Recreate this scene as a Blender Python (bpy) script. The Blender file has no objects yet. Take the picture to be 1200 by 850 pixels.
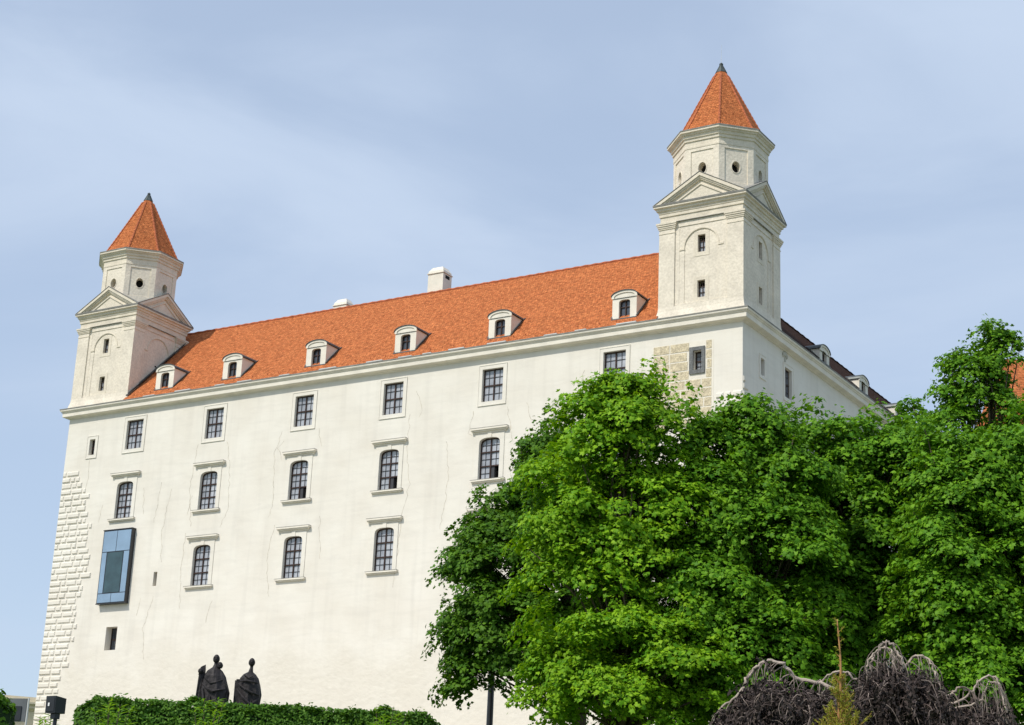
import bpy, math, random
import numpy as np
from mathutils import Vector, Matrix
from mathutils.geometry import tessellate_polygon
random.seed(7)
D2R = math.radians
scn = bpy.context.scene
COL = scn.collection

# ------------------------------------------------------------------ camera
cam = bpy.data.cameras.new('camera'); camo = bpy.data.objects.new('camera', cam); COL.objects.link(camo)
yaw, pitch, roll = .553, .311, .043
f_ = Vector((-math.sin(yaw)*math.cos(pitch), math.cos(yaw)*math.cos(pitch), math.sin(pitch)))
r_ = Vector((math.cos(yaw), math.sin(yaw), 0)); u_ = r_.cross(f_)
r2 = r_*math.cos(roll)+u_*math.sin(roll); u2 = -r_*math.sin(roll)+u_*math.cos(roll)
M = Matrix((r2, u2, -f_)).transposed().to_4x4(); M.translation = Vector((45.166, -101.658, -17.391))
camo.matrix_world = M
cam.sensor_width = 36; cam.lens = 2094.0/1200*36; cam.clip_start = .2; cam.clip_end = 6000
scn.camera = camo

# ------------------------------------------------------------------ light
SUN_AZ, SUN_EL = D2R(20), D2R(50)      # the sun stands 20 degrees left of the south front's normal
sdir = Vector((-math.sin(SUN_AZ)*math.cos(SUN_EL), -math.cos(SUN_AZ)*math.cos(SUN_EL), math.sin(SUN_EL)))
sl = bpy.data.lights.new('sun', 'SUN'); sl.energy = 3.3; sl.angle = D2R(.6); sl.color = (1, .94, .84)
so = bpy.data.objects.new('sun', sl); COL.objects.link(so); so.rotation_euler = sdir.to_track_quat('Z', 'Y').to_euler()
w = bpy.data.worlds.new('World'); scn.world = w; w.use_nodes = True
nt = w.node_tree; nt.nodes.clear(); N = nt.nodes.new; Lk = nt.links.new
out = N('ShaderNodeOutputWorld'); bg = N('ShaderNodeBackground'); sky = N('ShaderNodeTexSky')
sky.sky_type = 'NISHITA'; sky.sun_disc = False; sky.sun_elevation = SUN_EL
sky.sun_rotation = math.atan2(sdir.x, sdir.y); sky.dust_density = 1.2; sky.air_density = 1.0; sky.ozone_density = 1.3
bg.inputs[1].default_value = .15
tc = N('ShaderNodeTexCoord'); mp = N('ShaderNodeMapping'); mp.inputs['Rotation'].default_value = (.2, .75, .4); mp.inputs['Scale'].default_value = (1.0, 1.6, 4.2); mp.inputs['Location'].default_value = (3.1, 0, 0)
n1 = N('ShaderNodeTexNoise'); n1.inputs['Scale'].default_value = 2.4; n1.inputs['Detail'].default_value = 7; n1.inputs['Roughness'].default_value = .52; n1.inputs['Distortion'].default_value = .5
n2 = N('ShaderNodeTexNoise'); n2.inputs['Scale'].default_value = 1.9; n2.inputs['Detail'].default_value = 2
cr = N('ShaderNodeValToRGB'); cr.color_ramp.elements[0].position = .43; cr.color_ramp.elements[1].position = .66
cr.color_ramp.elements[0].color = (.60, .60, .60, 1); cr.color_ramp.elements[1].color = (.97, .97, .97, 1); cr.color_ramp.interpolation = 'EASE'
ad = N('ShaderNodeMath'); ad.operation = 'MULTIPLY_ADD'; ad.inputs[1].default_value = .55
ml = N('ShaderNodeMath'); ml.operation = 'MULTIPLY'; ml.inputs[1].default_value = .45
mx = N('ShaderNodeMix'); mx.data_type = 'RGBA'; mx.inputs[7].default_value = (3.6, 4.3, 5.4, 1)
Lk(tc.outputs['Generated'], mp.inputs[0]); Lk(mp.outputs[0], n1.inputs[0]); Lk(tc.outputs['Generated'], n2.inputs[0])
Lk(n2.outputs[0], ml.inputs[0]); Lk(n1.outputs[0], ad.inputs[0]); Lk(ml.outputs[0], ad.inputs[2]); Lk(ad.outputs[0], cr.inputs[0])
Lk(cr.outputs[0], mx.inputs[0]); Lk(sky.outputs[0], mx.inputs[6]); Lk(mx.outputs[2], bg.inputs[0]); Lk(bg.outputs[0], out.inputs[0])
vs = scn.view_settings; vs.view_transform = 'Standard'; vs.look = 'None'; vs.gamma = 1; vs.exposure = .11; vs.use_curve_mapping = False

# ------------------------------------------------------------------ materials
def mat(name, col, rough=.8, var=.12, scale=3., bump=0., bscale=20., col2=None, spec=.3, det=5, island=None, trans=0., metal=0., stretch=(1, 1, 1), fine=0.):
    m = bpy.data.materials.new(name); m.use_nodes = True; t = m.node_tree; b = t.nodes['Principled BSDF']; n = t.nodes.new; l = t.links.new
    b.inputs['Roughness'].default_value = rough; b.inputs['Specular IOR Level'].default_value = spec; b.inputs['Metallic'].default_value = metal
    c0 = tuple(c*(1-var) for c in col)+(1,); c1 = tuple((c if col2 is None else c) for c in (col2 or tuple(min(1, c*(1+var)) for c in col)))+(1,)
    co = n('ShaderNodeTexCoord'); mpn = n('ShaderNodeMapping'); mpn.inputs['Scale'].default_value = stretch; l(co.outputs['Object'], mpn.inputs[0])
    nz = n('ShaderNodeTexNoise'); nz.inputs['Scale'].default_value = scale; nz.inputs['Detail'].default_value = det; l(mpn.outputs[0], nz.inputs[0])
    rp = n('ShaderNodeValToRGB'); rp.color_ramp.elements[0].position = .3; rp.color_ramp.elements[1].position = .7
    rp.color_ramp.elements[0].color = c0; rp.color_ramp.elements[1].color = c1; l(nz.outputs[0], rp.inputs[0]); cur = rp.outputs[0]
    if island:
        g = n('ShaderNodeNewGeometry'); r = n('ShaderNodeValToRGB'); r.color_ramp.elements[0].color = island[0]+(1,); r.color_ramp.elements[1].color = island[1]+(1,)
        l(g.outputs['Random Per Island'], r.inputs[0]); q = n('ShaderNodeMix'); q.data_type = 'RGBA'; q.inputs[0].default_value = .65; l(cur, q.inputs[6]); l(r.outputs[0], q.inputs[7]); cur = q.outputs[2]
    if fine:
        nf = n('ShaderNodeTexNoise'); nf.inputs['Scale'].default_value = bscale; nf.inputs['Detail'].default_value = 4; l(mpn.outputs[0], nf.inputs[0])
        mr = n('ShaderNodeMapRange'); mr.inputs[1].default_value = .3; mr.inputs[2].default_value = .7; mr.inputs[3].default_value = 1-fine; mr.inputs[4].default_value = 1+fine; l(nf.outputs[0], mr.inputs[0])
        q = n('ShaderNodeMix'); q.data_type = 'RGBA'; q.blend_type = 'MULTIPLY'; q.inputs[0].default_value = 1; l(cur, q.inputs[6]); l(mr.outputs[0], q.inputs[7]); cur = q.outputs[2]
    l(cur, b.inputs['Base Color'])
    if bump:
        nb = n('ShaderNodeTexNoise'); nb.inputs['Scale'].default_value = bscale; nb.inputs['Detail'].default_value = 4; l(mpn.outputs[0], nb.inputs[0])
        bp = n('ShaderNodeBump'); bp.inputs['Strength'].default_value = bump; bp.inputs['Distance'].default_value = .05; l(nb.outputs[0], bp.inputs['Height']); l(bp.outputs[0], b.inputs['Normal'])
    if trans:
        tr = n('ShaderNodeBsdfTranslucent'); ms = n('ShaderNodeMixShader'); ms.inputs[0].default_value = trans
        q = n('ShaderNodeMix'); q.data_type = 'RGBA'; q.blend_type = 'MULTIPLY'; q.inputs[0].default_value = 1; q.inputs[7].default_value = (1.5, 1.35, .45, 1)
        l(cur, q.inputs[6]); l(q.outputs[2], tr.inputs[0]); l(b.outputs[0], ms.inputs[1]); l(tr.outputs[0], ms.inputs[2]); l(ms.outputs[0], t.nodes['Material Output'].inputs[0])
    return m

def plaster_mat():
    """white lime plaster: soft patches, trowel bands, rain streaks, rough lower zone"""
    m = bpy.data.materials.new('white_plaster'); m.use_nodes = True; t = m.node_tree; b = t.nodes['Principled BSDF']; n = t.nodes.new; l = t.links.new
    b.inputs['Roughness'].default_value = .9; b.inputs['Specular IOR Level'].default_value = .15
    co = n('ShaderNodeTexCoord')
    def noise(scale, st, det=5, dist=0):
        mpn = n('ShaderNodeMapping'); mpn.inputs['Scale'].default_value = st; l(co.outputs['Object'], mpn.inputs[0])
        z = n('ShaderNodeTexNoise'); z.inputs['Scale'].default_value = scale; z.inputs['Detail'].default_value = det; z.inputs['Distortion'].default_value = dist; l(mpn.outputs[0], z.inputs[0]); return z
    a = noise(.35, (1, 1, 1)); st = noise(1.6, (1, 1, .07), 4); bb = noise(1.3, (.25, .25, 1.6), 6, .8)
    r = n('ShaderNodeValToRGB'); r.color_ramp.elements[0].position = .3; r.color_ramp.elements[0].color = (.755, .71, .625, 1); r.color_ramp.elements[1].position = .7; r.color_ramp.elements[1].color = (.82, .785, .705, 1); l(a.outputs[0], r.inputs[0])
    r2_ = n('ShaderNodeMapRange'); r2_.inputs[1].default_value = .25; r2_.inputs[2].default_value = .5; r2_.inputs[3].default_value = .93; r2_.inputs[4].default_value = 1.0; l(st.outputs[0], r2_.inputs[0])
    r3 = n('ShaderNodeMapRange'); r3.inputs[1].default_value = .3; r3.inputs[2].default_value = .55; r3.inputs[3].default_value = .95; r3.inputs[4].default_value = 1.0; l(bb.outputs[0], r3.inputs[0])
    q = n('ShaderNodeMath'); q.operation = 'MULTIPLY'; l(r2_.outputs[0], q.inputs[0]); l(r3.outputs[0], q.inputs[1])
    # the lowest storey is older, creamier and rougher
    sp = n('ShaderNodeSeparateXYZ'); l(co.outputs['Object'], sp.inputs[0])
    zz = n('ShaderNodeMath'); zz.operation = 'MULTIPLY_ADD'; zz.inputs[1].default_value = 5; l(a.outputs[0], zz.inputs[0]); l(sp.outputs[2], zz.inputs[2])
    low = n('ShaderNodeMapRange'); low.inputs[1].default_value = 2.3; low.inputs[2].default_value = 5.5; low.inputs[3].default_value = 1; low.inputs[4].default_value = 0; l(zz.outputs[0], low.inputs[0])
    mq = n('ShaderNodeMix'); mq.data_type = 'RGBA'; mq.blend_type = 'MULTIPLY'; mq.inputs[0].default_value = 1; l(r.outputs[0], mq.inputs[6]); l(q.outputs[0], mq.inputs[7])
    m2 = n('ShaderNodeMix'); m2.data_type = 'RGBA'; m2.inputs[7].default_value = (.70, .655, .555, 1)
    lf = n('ShaderNodeMath'); lf.operation = 'MULTIPLY'; lf.inputs[1].default_value = .5; l(low.outputs[0], lf.inputs[0]); l(lf.outputs[0], m2.inputs[0]); l(mq.outputs[2], m2.inputs[6]); l(m2.outputs[2], b.inputs['Base Color'])
    nb = noise(1.7, (1, 1, 1.25), 9); nc = noise(14, (1, 1, 1), 3)
    s = n('ShaderNodeMath'); s.operation = 'MULTIPLY_ADD'; s.inputs[1].default_value = .15; l(nc.outputs[0], s.inputs[0]); l(nb.outputs[0], s.inputs[2])
    bs = n('ShaderNodeMath'); bs.operation = 'MULTIPLY_ADD'; bs.inputs[1].default_value = .5; bs.inputs[2].default_value = .22; l(low.outputs[0], bs.inputs[0])
    bp = n('ShaderNodeBump'); bp.inputs['Distance'].default_value = .07; l(bs.outputs[0], bp.inputs['Strength']); l(s.outputs[0], bp.inputs['Height']); l(bp.outputs[0], b.inputs['Normal'])
    return m

def tile_mat(name, c0, c1, c2, bump=.6):
    m = bpy.data.materials.new(name); m.use_nodes = True; t = m.node_tree; b = t.nodes['Principled BSDF']; n = t.nodes.new; l = t.links.new
    b.inputs['Roughness'].default_value = .95; b.inputs['Specular IOR Level'].default_value = .06
    co = n('ShaderNodeTexCoord'); sp = n('ShaderNodeSeparateXYZ'); l(co.outputs['Object'], sp.inputs[0])
    ax = n('ShaderNodeMath'); ax.operation = 'ADD'; l(sp.outputs[0], ax.inputs[0]); l(sp.outputs[1], ax.inputs[1])
    cb = n('ShaderNodeCombineXYZ'); l(ax.outputs[0], cb.inputs[0]); l(sp.outputs[2], cb.inputs[1])
    br = n('ShaderNodeTexBrick'); br.inputs['Scale'].default_value = 1; br.inputs['Brick Width'].default_value = .2; br.inputs['Row Height'].default_value = .17; br.inputs['Mortar Size'].default_value = .012
    br.inputs['Color1'].default_value = c0+(1,); br.inputs['Color2'].default_value = c1+(1,); br.inputs['Mortar'].default_value = tuple(c*.45 for c in c0)+(1,); br.inputs['Mortar Smooth'].default_value = .3
    nz0 = n('ShaderNodeTexNoise'); nz0.inputs['Scale'].default_value = 1.3; nz0.inputs['Detail'].default_value = 3; l(co.outputs['Object'], nz0.inputs[0])
    vm = n('ShaderNodeVectorMath'); vm.operation = 'MULTIPLY_ADD'; vm.inputs[1].default_value = (.3, .3, 0); l(nz0.outputs['Color'], vm.inputs[0]); l(cb.outputs[0], vm.inputs[2]); l(vm.outputs[0], br.inputs[0])
    nz = n('ShaderNodeTexNoise'); nz.inputs['Scale'].default_value = 1.6; nz.inputs['Detail'].default_value = 8; nz.inputs['Roughness'].default_value = .75; l(co.outputs['Object'], nz.inputs[0])
    rp = n('ShaderNodeMapRange'); rp.inputs[1].default_value = .52; rp.inputs[2].default_value = .78; rp.inputs[3].default_value = 0; rp.inputs[4].default_value = .75; l(nz.outputs[0], rp.inputs[0])
    mxn = n('ShaderNodeMix'); mxn.data_type = 'RGBA'; mxn.inputs[7].default_value = c2+(1,); l(rp.outputs[0], mxn.inputs[0]); l(br.outputs[0], mxn.inputs[6])
    nf = n('ShaderNodeTexNoise'); nf.inputs['Scale'].default_value = 4.6; nf.inputs['Detail'].default_value = 6; nf.inputs['Roughness'].default_value = .7; l(co.outputs['Object'], nf.inputs[0])
    mr = n('ShaderNodeMapRange'); mr.inputs[1].default_value = .34; mr.inputs[2].default_value = .66; mr.inputs[3].default_value = .56; mr.inputs[4].default_value = 1.36; l(nf.outputs[0], mr.inputs[0])
    q = n('ShaderNodeMix'); q.data_type = 'RGBA'; q.blend_type = 'MULTIPLY'; q.inputs[0].default_value = 1; l(mxn.outputs[2], q.inputs[6]); l(mr.outputs[0], q.inputs[7]); l(q.outputs[2], b.inputs['Base Color'])
    hs = n('ShaderNodeMath'); hs.operation = 'MULTIPLY_ADD'; hs.inputs[1].default_value = -.5; l(br.outputs['Fac'], hs.inputs[0]); l(nf.outputs[0], hs.inputs[2])
    bp = n('ShaderNodeBump'); bp.inputs['Strength'].default_value = bump; bp.inputs['Distance'].default_value = .12; l(hs.outputs[0], bp.inputs['Height']); l(bp.outputs[0], b.inputs['Normal'])
    return m

MT = {}
MT['plaster'] = plaster_mat()
MT['trim'] = mat('trim_plaster', (.79, .74, .64), .9, .08, 1.2, .25, 9)
MT['trimgrey'] = mat('weathered_trim', (.50, .485, .42), .9, .2, 1.5, .3, 9, fine=.12)
MT['stone'] = mat('tower_plaster', (.75, .68, .565), .95, .09, .9, .5, 6, fine=.10)
MT['stonetrim'] = mat('tower_trim', (.72, .65, .53), .9, .10, 1.1, .4, 9, fine=.08)
MT['ledge'] = mat('weathered_ledge', (.25, .245, .225), .9, .25, 2, .3, 9)
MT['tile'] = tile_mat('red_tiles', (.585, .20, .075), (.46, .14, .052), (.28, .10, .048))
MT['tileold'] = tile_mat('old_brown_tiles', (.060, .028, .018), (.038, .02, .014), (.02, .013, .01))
MT['ridge'] = mat('ridge_tiles', (.44, .13, .055), .85, .3, 5, .5, 14)
MT['metal'] = mat('roof_metal', (.10, .11, .11), .5, .2, 3, metal=.5)
MT['copper'] = mat('patina_metal', (.075, .09, .09), .6, .25, 6, metal=.4)
MT['flash'] = mat('zinc_flashing', (.62, .62, .6), .5, .1, 3, metal=.2)
MT['frame'] = mat('brown_window_wood', (.045, .024, .018), .5, .3, 4)
MT['lead'] = mat('lead_glazing_bar', (.055, .055, .06), .5, .1, 4)
MT['glass'] = mat('window_glass', (.30, .32, .35), .12, .35, 2.3, .12, 4, spec=.8, col2=(.52, .54, .58), island=((.16, .175, .21), (.56, .58, .62)))
MT['glassdark'] = mat('dark_glass', (.06, .07, .085), .1, .3, 2, .1, 4, spec=.8)
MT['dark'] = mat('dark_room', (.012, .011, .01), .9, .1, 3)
MT['blueglass'] = mat('blue_panel_glass', (.27, .38, .49), .10, .10, .8, spec=.9, metal=.3)
MT['tealglass'] = mat('teal_glass', (.035, .075, .085), .1, .3, 1.2, .15, 6, spec=.7)
MT['blackmetal'] = mat('black_metal', (.018, .02, .024), .35, .2, 5, spec=.5)
MT['sand'] = mat('sandstone_block', (.60, .52, .365), .95, .22, 3, .6, 9, fine=.25)
MT['greystone'] = mat('grey_stone', (.16, .165, .165), .9, .2, 6, .4, 12, fine=.15)
MT['bronze'] = mat('dark_bronze', (.026, .022, .023), .6, .4, 3, .5, 9, spec=.35, metal=.15)
MT['crack'] = mat('crack_edge', (.56, .51, .42), .95, .3, 3)
MT['bark'] = mat('bark', (.11, .085, .06), .95, .3, 6, .8, 14, stretch=(1, 1, .3))
MT['twigmid'] = mat('twig_bark', (.25, .20, .17), .8, .35, 6)
MT['twig'] = mat('pale_bark', (.42, .35, .29), .8, .3, 6, .4, 30)
MT['twigdark'] = mat('dark_twig', (.075, .053, .045), .8, .35, 6, island=((.02, .014, .013), (.15, .112, .10)))
MT['brownleaf'] = mat('brown_leaf', (.024, .016, .014), .75, .3, 5, island=((.006, .005, .004), (.085, .062, .055)))
MT['leafA'] = mat('maple_leaf_bright', (.14, .33, .014), .5, .3, .9, island=((.06, .20, .008), (.35, .55, .022)), trans=.30, spec=.12)
MT['leafB'] = mat('leaf_green', (.09, .24, .014), .5, .3, .9, island=((.038, .135, .008), (.225, .43, .022)), trans=.27, spec=.12)
MT['leafC'] = mat('leaf_dark', (.062, .165, .013), .5, .25, 1.0, island=((.03, .095, .008), (.15, .30, .018)), trans=.25, spec=.12)
MT['leafH'] = mat('hedge_leaf', (.07, .19, .014), .6, .3, 2.0, island=((.03, .11, .008), (.15, .30, .02)), trans=.28)
MT['leafS'] = mat('shoot_leaf', (.18, .38, .03), .55, .2, 3.0, island=((.12, .3, .02), (.28, .46, .05)), trans=.38)
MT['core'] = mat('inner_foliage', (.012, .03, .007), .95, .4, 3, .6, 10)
MT['needle'] = mat('yellow_needle', (.30, .33, .04), .7, .3, 4, island=((.16, .22, .03), (.48, .44, .05)), trans=.3)
MT['needlestem'] = mat('orange_stem', (.42, .22, .09), .8, .2, 6)
MT['grass'] = mat('grass', (.06, .10, .025), .95, .3, .6, .6, 12)
MT['gravel'] = mat('terrace_gravel', (.34, .31, .26), .95, .2, 2, .5, 20)
MT['cream'] = mat('cream_plaster', (.66, .60, .47), .9, .1, 1, .2, 9)
MT['ochre'] = mat('ochre_render', (.50, .30, .14), .9, .2, 2, .3, 9)
MT['roofgrey'] = mat('grey_panel', (.13, .14, .15), .5, .1, 2)
MT['white'] = mat('white_sticker', (.8, .8, .8), .6, .02, 3)

# ------------------------------------------------------------------ object helpers
def tag(o, label=None, cat=None, group=None, kind=None):
    if label: o['label'] = label
    if cat: o['category'] = cat
    if group: o['group'] = group
    if kind: o['kind'] = kind
    return o
def empty(name, loc=(0, 0, 0)):
    o = bpy.data.objects.new(name, None); COL.objects.link(o); o.location = loc; return o

class MB:
    def __init__(s, T=None): s.v = []; s.f = []; s.m = []; s.T = T
    def vert(s, p):
        s.v.append(tuple(s.T(p)) if s.T else tuple(p)); return len(s.v)-1
    def face(s, idx, mi=0): s.f.append(tuple(idx)); s.m.append(mi)
    def poly(s, pts, mi=0): s.face([s.vert(p) for p in pts], mi)
    def box(s, a, b, mi=0):
        x0, y0, z0 = a; x1, y1, z1 = b
        i = [s.vert(p) for p in ((x0, y0, z0), (x1, y0, z0), (x1, y1, z0), (x0, y1, z0), (x0, y0, z1), (x1, y0, z1), (x1, y1, z1), (x0, y1, z1))]
        for q in ((0, 3, 2, 1), (4, 5, 6, 7), (0, 1, 5, 4), (1, 2, 6, 5), (2, 3, 7, 6), (3, 0, 4, 7)): s.face([i[k] for k in q], mi)
    def loft(s, rings, mi=0, closed=True, caps=(True, True)):
        ids = [[s.vert(p) for p in r] for r in rings]; n = len(rings[0])
        for a, b in zip(ids, ids[1:]):
            for k in range(n if closed else n-1): s.face((a[k], a[(k+1) % n], b[(k+1) % n], b[k]), mi)
        if closed and caps[0]: s.face(ids[0][::-1], mi)
        if closed and caps[1]: s.face(ids[-1], mi)
    def tube(s, pts, rad, n=6, mi=0):
        rings = []; P = [Vector(p) for p in pts]; up0 = Vector((.31, .17, .93))
        for i, p in enumerate(P):
            d = (P[min(i+1, len(P)-1)]-P[max(i-1, 0)]).normalized(); a = d.cross(up0)
            if a.length < 1e-3: a = d.cross(Vector((1, 0, 0)))
            a.normalize(); b = d.cross(a); r = rad[i] if hasattr(rad, '__len__') else rad
            rings.append([p+a*r*math.cos(2*math.pi*k/n)+b*r*math.sin(2*math.pi*k/n) for k in range(n)])
        s.loft(rings, mi)
    def tess(s, loops, lift, mi=0):
        """loops of 2d points (outer first, then holes) -> triangles lifted by lift(u,v)"""
        flat = [p for lp in loops for p in lp]; ids = [s.vert(lift(*p)) for p in flat]
        for t in tessellate_polygon([[Vector((p[0], p[1], 0)) for p in lp] for lp in loops]): s.face([ids[k] for k in t], mi)
    def build(s, name, mats, parent=None, smooth=False, loc=(0, 0, 0), fix=True):
        me = bpy.data.meshes.new(name); me.from_pydata(s.v, [], s.f); me.update()
        for m in (mats if isinstance(mats, (list, tuple)) else [mats]): me.materials.append(m)
        me.polygons.foreach_set('material_index', s.m)
        if smooth: me.polygons.foreach_set('use_smooth', [True]*len(s.f))
        if fix:
            import bmesh
            bm = bmesh.new(); bm.from_mesh(me); bmesh.ops.recalc_face_normals(bm, faces=bm.faces); bm.to_mesh(me); bm.free()
        o = bpy.data.objects.new(name, me); COL.objects.link(o); o.location = loc
        if parent: o.parent = parent
        return o

def sweep(mb, loop_fn, profile, mi=0, cap=False):
    """profile of (offset, z); loop_fn(offset) gives the 2d outline"""
    mb.loft([[(x, y, z) for x, y in loop_fn(o)] for o, z in profile], mi, caps=(cap, cap))
def rect(x0, x1, y0, y1): return lambda o: [(x0-o, y0-o), (x1+o, y0-o), (x1+o, y1+o), (x0-o, y1+o)]
def octo(cx=0, cy=0): return lambda R: [(cx+R*math.sin(D2R(22.5+45*k)), cy-R*math.cos(D2R(22.5+45*k))) for k in range(8)]

# ================================================================== SETTING
# ground: one sheet rising from the garden to the castle, then level hill out to the horizon
def gz(x, y):
    s = (y+101.66); z = -19+12.3*min(max(s/101.7, -.6), 1.02)
    if s < -20: z = max(z, -24)
    d = math.hypot(x-10, y+20)
    if d > 260: z -= min((d-260)*.06, 40)
    return z
mb = MB(); xs = [-3000, -1200, -500, -260]+[-200+8*i for i in range(51)]+[260, 500, 1200, 3000]; ys = [-3000, -1200, -500, -260]+[-200+8*i for i in range(51)]+[260, 500, 1200, 3000]
ids = [[mb.vert((x, y, gz(x, y)+.12*math.sin(x*.31)*math.cos(y*.27))) for x in xs] for y in ys]
for j in range(len(ys)-1):
    for i in range(len(xs)-1): mb.face((ids[j][i], ids[j][i+1], ids[j+1][i+1], ids[j+1][i]))
tag(mb.build('ground', MT['grass'], smooth=True), kind='structure')
mb = MB(); rows = []
for y in (-30, -24, -18, -12, -6, -.3):
    rows.append([(x, y, gz(x, y)+.16) for x in (-70, -50, -30, -15, -5, .3)])
mb.loft(rows, closed=False); tag(mb.build('terrace', MT['gravel'], smooth=True), kind='structure')
mb = MB(); mb.loft([[(x, y, gz(x, y)+.17) for x in (.3, 6, 12, 18, 24)] for y in range(-30, 96, 6)], closed=False); tag(mb.build('bounce_courtyard', MT['gravel'], smooth=True), kind='structure')  # pale gravel added beside the right-hand facade to bounce light onto it

# ================================================================== CASTLE
L = 60.; W = 76.; ZW = 21.64; K = (30.65-22.36)/8.23
castle = empty('castle', (-30, 0, -7))
tag(castle, 'long white castle with red tiled roof and a pointed tower at each end', 'castle')
castle_parts = []
def P(o): castle_parts.append(o); o.parent = castle; return o

TA = lambda p: (p[0], p[1], p[2])                    # facade towards the viewer: u = x, d = y, v = z
TB = lambda p: (-p[1], p[0], p[2])                   # right-hand facade: u = y, depth runs towards -x
def loop(u, z0, z1, wd, arch=0., ins=0.):
    h = wd/2-ins; a, b = z0+ins, z1-ins
    if not arch: return [(u-h, a), (u+h, a), (u+h, b), (u-h, b)]
    pts = [(u-h, a), (u+h, a)]; ar = max(arch-ins*.3, .05); n = 9
    for k in range(n+1):
        t = math.pi*k/n; c, s_ = math.cos(t), math.sin(t)
        pts.append((u+h*math.copysign(abs(c)**.72, c), b-ar+ar*abs(s_)**.72))
    return pts
openings = {'A': [], 'B': []}
def ring(mb, la, lb, d, mi=0, d2=None):
    """flat band between two loops at depth d, with its outer/inner edges running back to d2"""
    n = len(la); ia = [mb.vert((u, d, v)) for u, v in la]; ib = [mb.vert((u, d, v)) for u, v in lb]
    for k in range(n): mb.face((ia[k], ia[(k+1) % n], ib[(k+1) % n], ib[k]), mi)
    if d2 is not None:
        ja = [mb.vert((u, d2, v)) for u, v in la]; jb = [mb.vert((u, d2, v)) for u, v in lb]
        for k in range(n):
            mb.face((ia[k], ia[(k+1) % n], ja[(k+1) % n], ja[k]), mi); mb.face((ib[k], ib[(k+1) % n], jb[(k+1) % n], jb[k]), mi)

def window(side, u, z0, z1, wd, cols, rws, arch=0., open_cell=None, surround=.26, hood=False, depth=.2, muntin=True, fr=.085, bar=.09, glass='glass', zdrop=0.):
    T = TA if side == 'A' else TB
    lp = loop(u, z0, z1, wd, arch); openings[side].append(lp)
    f = MB(T); ring(f, lp, loop(u, z0, z1, wd, arch, fr), depth, 0, depth+.08)
    bars = [u-wd/2+wd*k/cols for k in range(1, cols)]
    for x in bars: f.box((x-bar/2, depth-.02, z0+.01), (x+bar/2, depth+.05, z1-.01))
    hz = [z0+(z1-z0)*k/rws for k in range(1, rws)]
    if zdrop: hz = [h-zdrop for h in hz]
    for z in hz: f.box((u-wd/2+.02, depth-.024, z-bar/2), (u+wd/2-.02, depth+.046, z+bar/2))
    w_ = P(f.build('window', MT['frame']))
    g = MB(T); g2 = MB(T); us = [u-wd/2]+bars+[u+wd/2]; zs = [z0]+hz+[z1]
    for i in range(cols):
        for j in range(rws):
            if open_cell == (i, j):
                g2.box((us[i]+.05, depth+.04, zs[j]+.05), (us[i]+.07+.3*wd/cols, depth+.34, zs[j+1]-.05), 0)
                continue
            a, b, c, d = us[i], us[i+1], zs[j], zs[j+1]
            tl = random.uniform(-.015, .015)
            g.poly([(a, depth+.06, c), (b, depth+.06+tl, c), (b, depth+.06+tl*.4, d), (a, depth+.06-tl, d)])
            if muntin:
                m1 = (a+b)/2; g2.box((m1-.018, depth+.02, c), (m1+.018, depth+.05, d)); m2 = (c+d)/2; g2.box((a, depth+.018, m2-.018), (b, depth+.048, m2+.018))
    g.build('pane', MT[glass], w_)
    if g2.v: g2.build('glazing_bar', MT['lead'], w_)
    if surround:
        s_ = MB(T)
        if hood:
            outer = [(u-wd/2-surround, z0-.02), (u+wd/2+surround, z0-.02)]
            n = len(lp)-2; zt = z1+.33
            for k in range(n):
                t = k/(n-1); uu = u+(wd/2+surround)*(1-2*t); outer.append((uu, zt))
            ring(s_, outer, lp, -.05, 0, .0)
            s_.box((u-.16, -.09, z1-.02), (u+.16, -.04, z1+.34))
        else: ring(s_, loop(u, z0-surround, z1+surround, wd+2*surround), lp, -.035, 0, .0); ring(s_, loop(u, z0-surround-.05, z1+surround+.05, wd+2*surround+.1), loop(u, z0-surround, z1+surround, wd+2*surround), -.06, 0, .0)
        s_.build('surround', MT['plaster'], w_)
    if hood:
        for nm, (hw, za, zb, pr_) in (('hood', (1.5, z1+.34, z1+.68, .30)), ('sill', (1.36, z0-.2, z0-.01, .22))):
            h = MB(T); steps = [(.10, za, za+(zb-za)*.35), (pr_*.72, za+(zb-za)*.35, za+(zb-za)*.62), (pr_, za+(zb-za)*.62, zb)] if nm == 'hood' else [(pr_*.6, za, za+.08), (pr_, za+.08, zb)]
            for i, (p_, a, b) in enumerate(steps): h.box((u-hw+(pr_-p_)*.8, -p_, a+.0005*i), (u+hw-(pr_-p_)*.8, .001, b))
            h.box((u-hw-.01, -pr_-.012, zb), (u+hw+.01, .002, zb+.025), 1)
            h.build(nm, [MT['trim'], MT['ledge']], w_)
    return w_

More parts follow.
